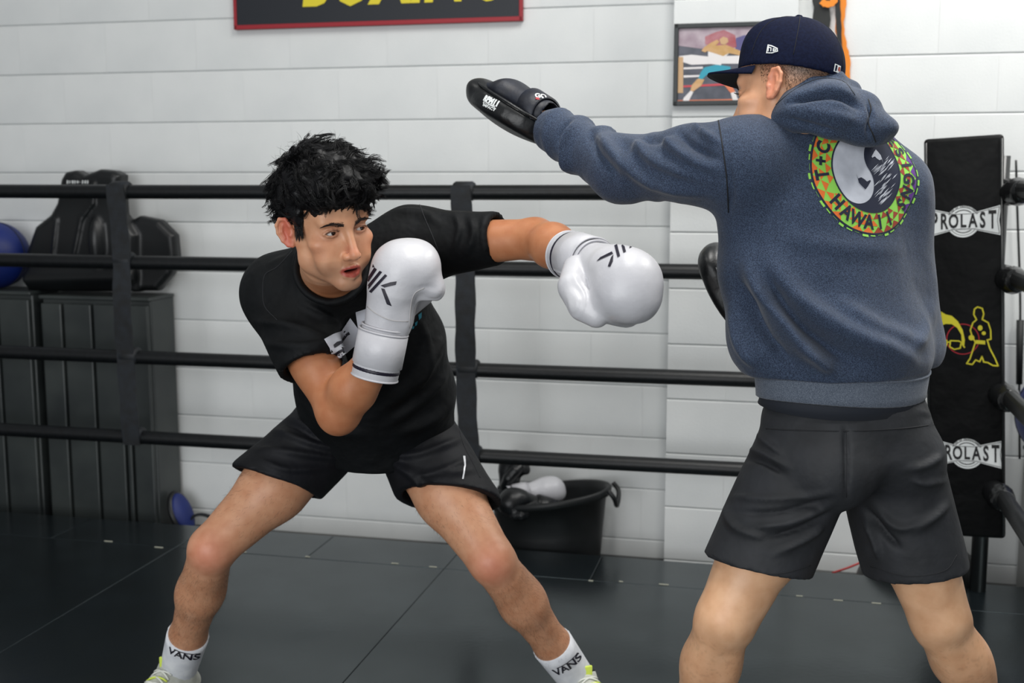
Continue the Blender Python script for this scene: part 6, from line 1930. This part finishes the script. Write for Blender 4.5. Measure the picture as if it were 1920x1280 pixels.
# ---- shorts
lo = np.array([0.30, 2.08, 0.44]); hi = np.array([1.0, 2.62, 0.97])
g = Grid.uniform(lo, hi, 0.0050)
w1 = at(1586, 752, 2.35); w2 = at(1584, 850, 2.34)
g.add(ecap(w1 + ZZ * 0.02, w1 - ZZ * 0.03, S_, (0.160, 0.120), (0.176, 0.130)), 0.02)
g.add(ecap(w1 - ZZ * 0.03, w2, S_, (0.176, 0.130), (0.192, 0.140), 0.07), 0.03)
for s in (-1, 1): g.add(ell(at(1584, 858, 2.34) + S_ * s * 0.088 + BK * 0.055, (0.096, 0.095, 0.088)), 0.03)
hA2 = at(1420, 1060, 2.27); hB2 = at(1716, 1068, 2.35)
for hp, hm in ((hpA, hA2), (hpB, hB2)):
    d_ = nrmz(hm - hp)
    g.add(ecap(hp, hm + d_ * 0.04, S_, (0.104, 0.110), (0.106, 0.108)), 0.012)
g.cut(w1 + ZZ * 0.012, ZZ)
dA = nrmz(hA2 - hpA); dB = nrmz(hB2 - hpB)
g.cut(hA2, nrmz(dA * 0.8 + np.array([0.12, 0, -0.3])), hA2 - 0.25, np.array([at(1580, 1000, 2.3)[0], hA2[1] + 0.3, hA2[2] + 0.12]))
g.cut(hB2, nrmz(dB * 0.8 + np.array([-0.05, 0, -0.3])), np.array([at(1585, 1000, 2.3)[0], hB2[1] - 0.3, hB2[2] - 0.3]), hB2 + 0.25)
for hm, d_ in ((hA2, dA), (hB2, dB)): g.sub(ecap(hm - d_ * 0.03, hm + d_ * 0.1, S_, (0.092, 0.094), (0.098, 0.100)), 0.002)
V, Q = g.mesh(); V = relax(V, Q, 2, 0.5)
nv = vnormals(V, Q); V = V + nv * (0.004 * fbm(V * np.array([10, 10, 10]) + 1, 2))[:, None]
V = folds(V, Q, [([(1380, 835), (1430, 850), (1480, 875)], 6, 0.006), ([(1382, 855), (1430, 866), (1475, 892)], 5, -0.005), ([(1400, 800), (1440, 830), (1470, 855)], 6, 0.005), ([(1360, 930), (1450, 935), (1560, 925)], 7, 0.004), ([(1370, 960), (1460, 960), (1560, 935)], 6, -0.005), ([(1400, 990), (1480, 980), (1560, 945)], 7, 0.006), ([(1430, 1010), (1500, 990), (1560, 960)], 6, -0.005), ([(1350, 940), (1380, 990), (1440, 1010)], 7, 0.005),
                 ([(1450, 1040), (1510, 1010), (1545, 985)], 6, 0.005), ([(1770, 850), (1740, 870), (1700, 880)], 7, 0.005), ([(1780, 900), (1740, 905), (1710, 900)], 6, 0.005), ([(1620, 950), (1660, 1000), (1690, 1030)], 6, -0.007), ([(1640, 950), (1690, 990), (1760, 960)], 7, 0.005), ([(1620, 970), (1640, 1010), (1650, 1050)], 6, 0.006), ([(1780, 940), (1750, 970), (1710, 1000)], 7, 0.005), ([(1720, 770), (1750, 780), (1740, 800)], 6, 0.004),
                 ([(1586, 800), (1588, 860), (1588, 935)], 5, -0.006)])
st2 = new_mesh('shorts', V, Q, M['short_t'], coach)
bv2 = bvh_of(st2)
seam_px('yoke_seam', [(1395, 800), (1480, 806), (1586, 808), (1690, 803), (1762, 794)], bv2, M['seam'], st2, 0.0013)
seam_px('centre_seam', [(1587, 808), (1588, 860), (1587, 932)], bv2, M['seam'], st2, 0.0009)
seam_px('hem_stitch', [(1336, 1040), (1390, 1068), (1460, 1075), (1520, 1060)], bv2, M['seam'], st2, 0.0009)
seam_px('hem_stitch', [(1632, 1062), (1700, 1080), (1770, 1070), (1794, 1040)], bv2, M['seam'], st2, 0.0009)

# ---- shoes (below the frame) so that he stands on the mat
for s, an in ((-1, aA_), (1, aB_)):
    ft = nrmz(np.array([s * 0.35 - 0.2, 0.9, 0])); lat = np.cross(ft, ZZ); flo = an.copy(); flo[2] = 0
    g = Grid.uniform(flo + ft * 0.06 - np.array([0.2, 0.2, 0.01]), flo + ft * 0.06 + np.array([0.2, 0.2, 0.15]), 0.005)
    g.add(ecap(flo - ft * 0.04 + ZZ * 0.045, flo + ft * 0.09 + ZZ * 0.045, lat, (0.038, 0.032), (0.048, 0.030)), 0.01)
    g.add(ecap(flo + ft * 0.09 + ZZ * 0.042, flo + ft * 0.18 + ZZ * 0.036, lat, (0.048, 0.028), (0.038, 0.022)), 0.02)
    g.add(cone(flo + ZZ * 0.05, an + ZZ * 0.01, 0.046, 0.048), 0.02)
    g.cut(an + ZZ * 0.02, ZZ); g.cut(flo + ZZ * 0.02, -ZZ)
    V, Q = g.mesh(); shoe = new_mesh('shoe', V, Q, M['shoe_dark'], coach)
    g = Grid.uniform(flo + ft * 0.06 - np.array([0.2, 0.2, 0.02]), flo + ft * 0.06 + np.array([0.2, 0.2, 0.06]), 0.005)
    g.add(ecap(flo - ft * 0.04 + ZZ * 0.02, flo + ft * 0.09 + ZZ * 0.02, lat, (0.044, 0.03), (0.053, 0.03)), 0.005)
    g.add(ecap(flo + ft * 0.09 + ZZ * 0.02, flo + ft * 0.184 + ZZ * 0.02, lat, (0.053, 0.03), (0.042, 0.03)), 0.005)
    g.cut(flo + ZZ * 0.025, ZZ); g.cut(flo + ZZ * 0.001, -ZZ)
    V, Q = g.mesh(); new_mesh('sole', V, Q, M['sole'], shoe)

# ---- focus mitts
def mitt(wr, L, palm, lbl_side):
    """L: wrist to fingertips; palm: direction the striking face looks"""
    L = nrmz(L); Pm = nrmz(palm - L * np.dot(palm, L)); sd_ = np.cross(L, Pm)
    R = np.stack([L, sd_, Pm])
    W = lambda l, s, p: wr + L * l + sd_ * s + Pm * p
    c = W(0.08, 0, 0.01)
    g = Grid.uniform(c - 0.18, c + 0.18, 0.0034)
    n = 28
    out = [(0.118 * math.cos(a) * (1.0 if math.cos(a) > 0 else 1.02), 0.088 * math.sin(a) * (1 - 0.12 * math.cos(a))) for a in np.linspace(0, 2 * math.pi, n, endpoint=False)]
    # slab bent a little towards the puncher
    bend = 0.16
    R1 = np.stack([nrmz(L * math.cos(bend) + Pm * math.sin(bend)), sd_, nrmz(Pm * math.cos(bend) - L * math.sin(bend))])
    g.add(extr(out, W(0.085, 0, 0.022), R, 0.024, 0.018), 0.0)
    g.add(ell(W(0.085, 0, 0.030), (0.112, 0.084, 0.030), R), 0.012)
    g.add(ell(W(0.165, 0, 0.014), (0.045, 0.070, 0.032), R), 0.02)
    V, Q = g.mesh(); V = relax(V, Q, 1, 0.5)
    root = new_mesh('focus_mitt', V, Q, M['mitt'], coach)
    # hand pocket on the back
    g = Grid.uniform(c - 0.18, c + 0.18, 0.0034)
    g.add(ecap(W(0.00, 0, -0.012), W(0.10, 0, -0.012), sd_, (0.046, 0.036), (0.066, 0.034)), 0.01)
    g.add(ecap(W(0.10, 0, -0.010), W(0.165, 0, 0.004), sd_, (0.066, 0.032), (0.050, 0.018)), 0.02)
    g.sub(cone(W(-0.06, 0, -0.012), W(0.02, 0, -0.012), 0.036, 0.030), 0.003)
    V, Q = g.mesh(); V = relax(V, Q, 1, 0.5)
    pk = new_mesh('hand_pocket', V, Q, M['mitt_b'], root)
    # wrist strap
    Vc = []; Fs = []; nn = 40
    for i in range(nn + 1):
        a = 2 * math.pi * i / nn
        for l, rr in ((-0.012, 0.0), (-0.010, 0.004), (0.034, 0.005), (0.037, 0.001)):
            Vc.append(W(l + 0.010 * math.cos(a), (0.050 + rr + 0.10 * max(l, 0)) * math.sin(a), -0.012 - (0.039 + rr) * math.cos(a)))
    for i in range(nn):
        for k in range(3): Fs.append((i * 4 + k, i * 4 + k + 1, i * 4 + 5 + k, i * 4 + 4 + k))
    stp = new_mesh('wrist_strap', Vc, Fs, M['mitt_b'], root)
    # piping along the rim, air-hole stitching
    rimp = [W(0.085 + p[0] * 0.985, p[1] * 0.985, 0.001) for p in out]
    new_mesh('piping', *tube(rimp, 0.003, 6, closed=True), M['mitt'], root)
    return root, pk, stp, R, W
pA_ = np.array([-0.55, 0.15, -0.80]); pA_ = nrmz(pA_ - MA * np.dot(pA_, MA))
mA, pkA, stA, RmA, WmA = mitt(at(958, 213, 2.66) - MA * 0.085 - pA_ * 0.022, MA, pA_, 1)
mB, pkB, stB, RmB, WmB = mitt(wB_ + MB * 0.004, MB, np.array([-0.80, 0.50, -0.25]), 1)
bm_ = bvh_of(mA)
def px_text(nm, word, size, a, b, m, parent, bvh, lift=0.0012, bold=0.0):
    """lettering laid along the pixel line a-b on a surface"""
    hits = []
    for p in (a, b):
        d_ = nrmz(at(p[0], p[1], 1.0) - np.array([0, 0, CAMZ])); hc = bvh.ray_cast(Vector((0, 0, CAMZ)), Vector(d_), 8)
        if hc[0] is None: return
        hits.append((np.array(hc[0]), np.array(hc[1])))
    U_ = nrmz(hits[1][0] - hits[0][0]); n_ = nrmz(hits[0][1] + hits[1][1]); V_ = np.cross(n_, U_)
    tr = text_tris(word, size, bold); mx_ = max(p[0] for t in tr for p in t); mn_ = min(p[0] for t in tr for p in t)
    k = np.linalg.norm(hits[1][0] - hits[0][0]) / (mx_ - mn_)
    decal(nm, [[np.array([p[0] * k, p[1]]) for p in t] for t in tr], (hits[0][0] + hits[1][0]) / 2, U_, V_, bvh, m, parent, lift, 0.006, 0.03)
px_text('lettering', 'RPM11', 0.0165, (909, 184), (935, 196), M['white_print'], mA, bm_, bold=0.0012)
px_text('lettering', 'DYNAMIC', 0.0075, (907, 191), (931, 202), M['white_print'], mA, bm_, bold=0.0003)
px_text('lettering', 'IMPACT', 0.0075, (906, 196), (929, 207), M['white_print'], mA, bm_, bold=0.0003)
bst = bvh_of(stA)
px_text('lettering', 'GO', 0.022, (1003, 180), (1024, 183), M['white_print'], mA, bst, bold=0.001)
px_decal('strap_mark', [(1004, 184), (1010, 183), (1011, 187), (1005, 187)], M['red_print'], mA, bst, 0.0016)
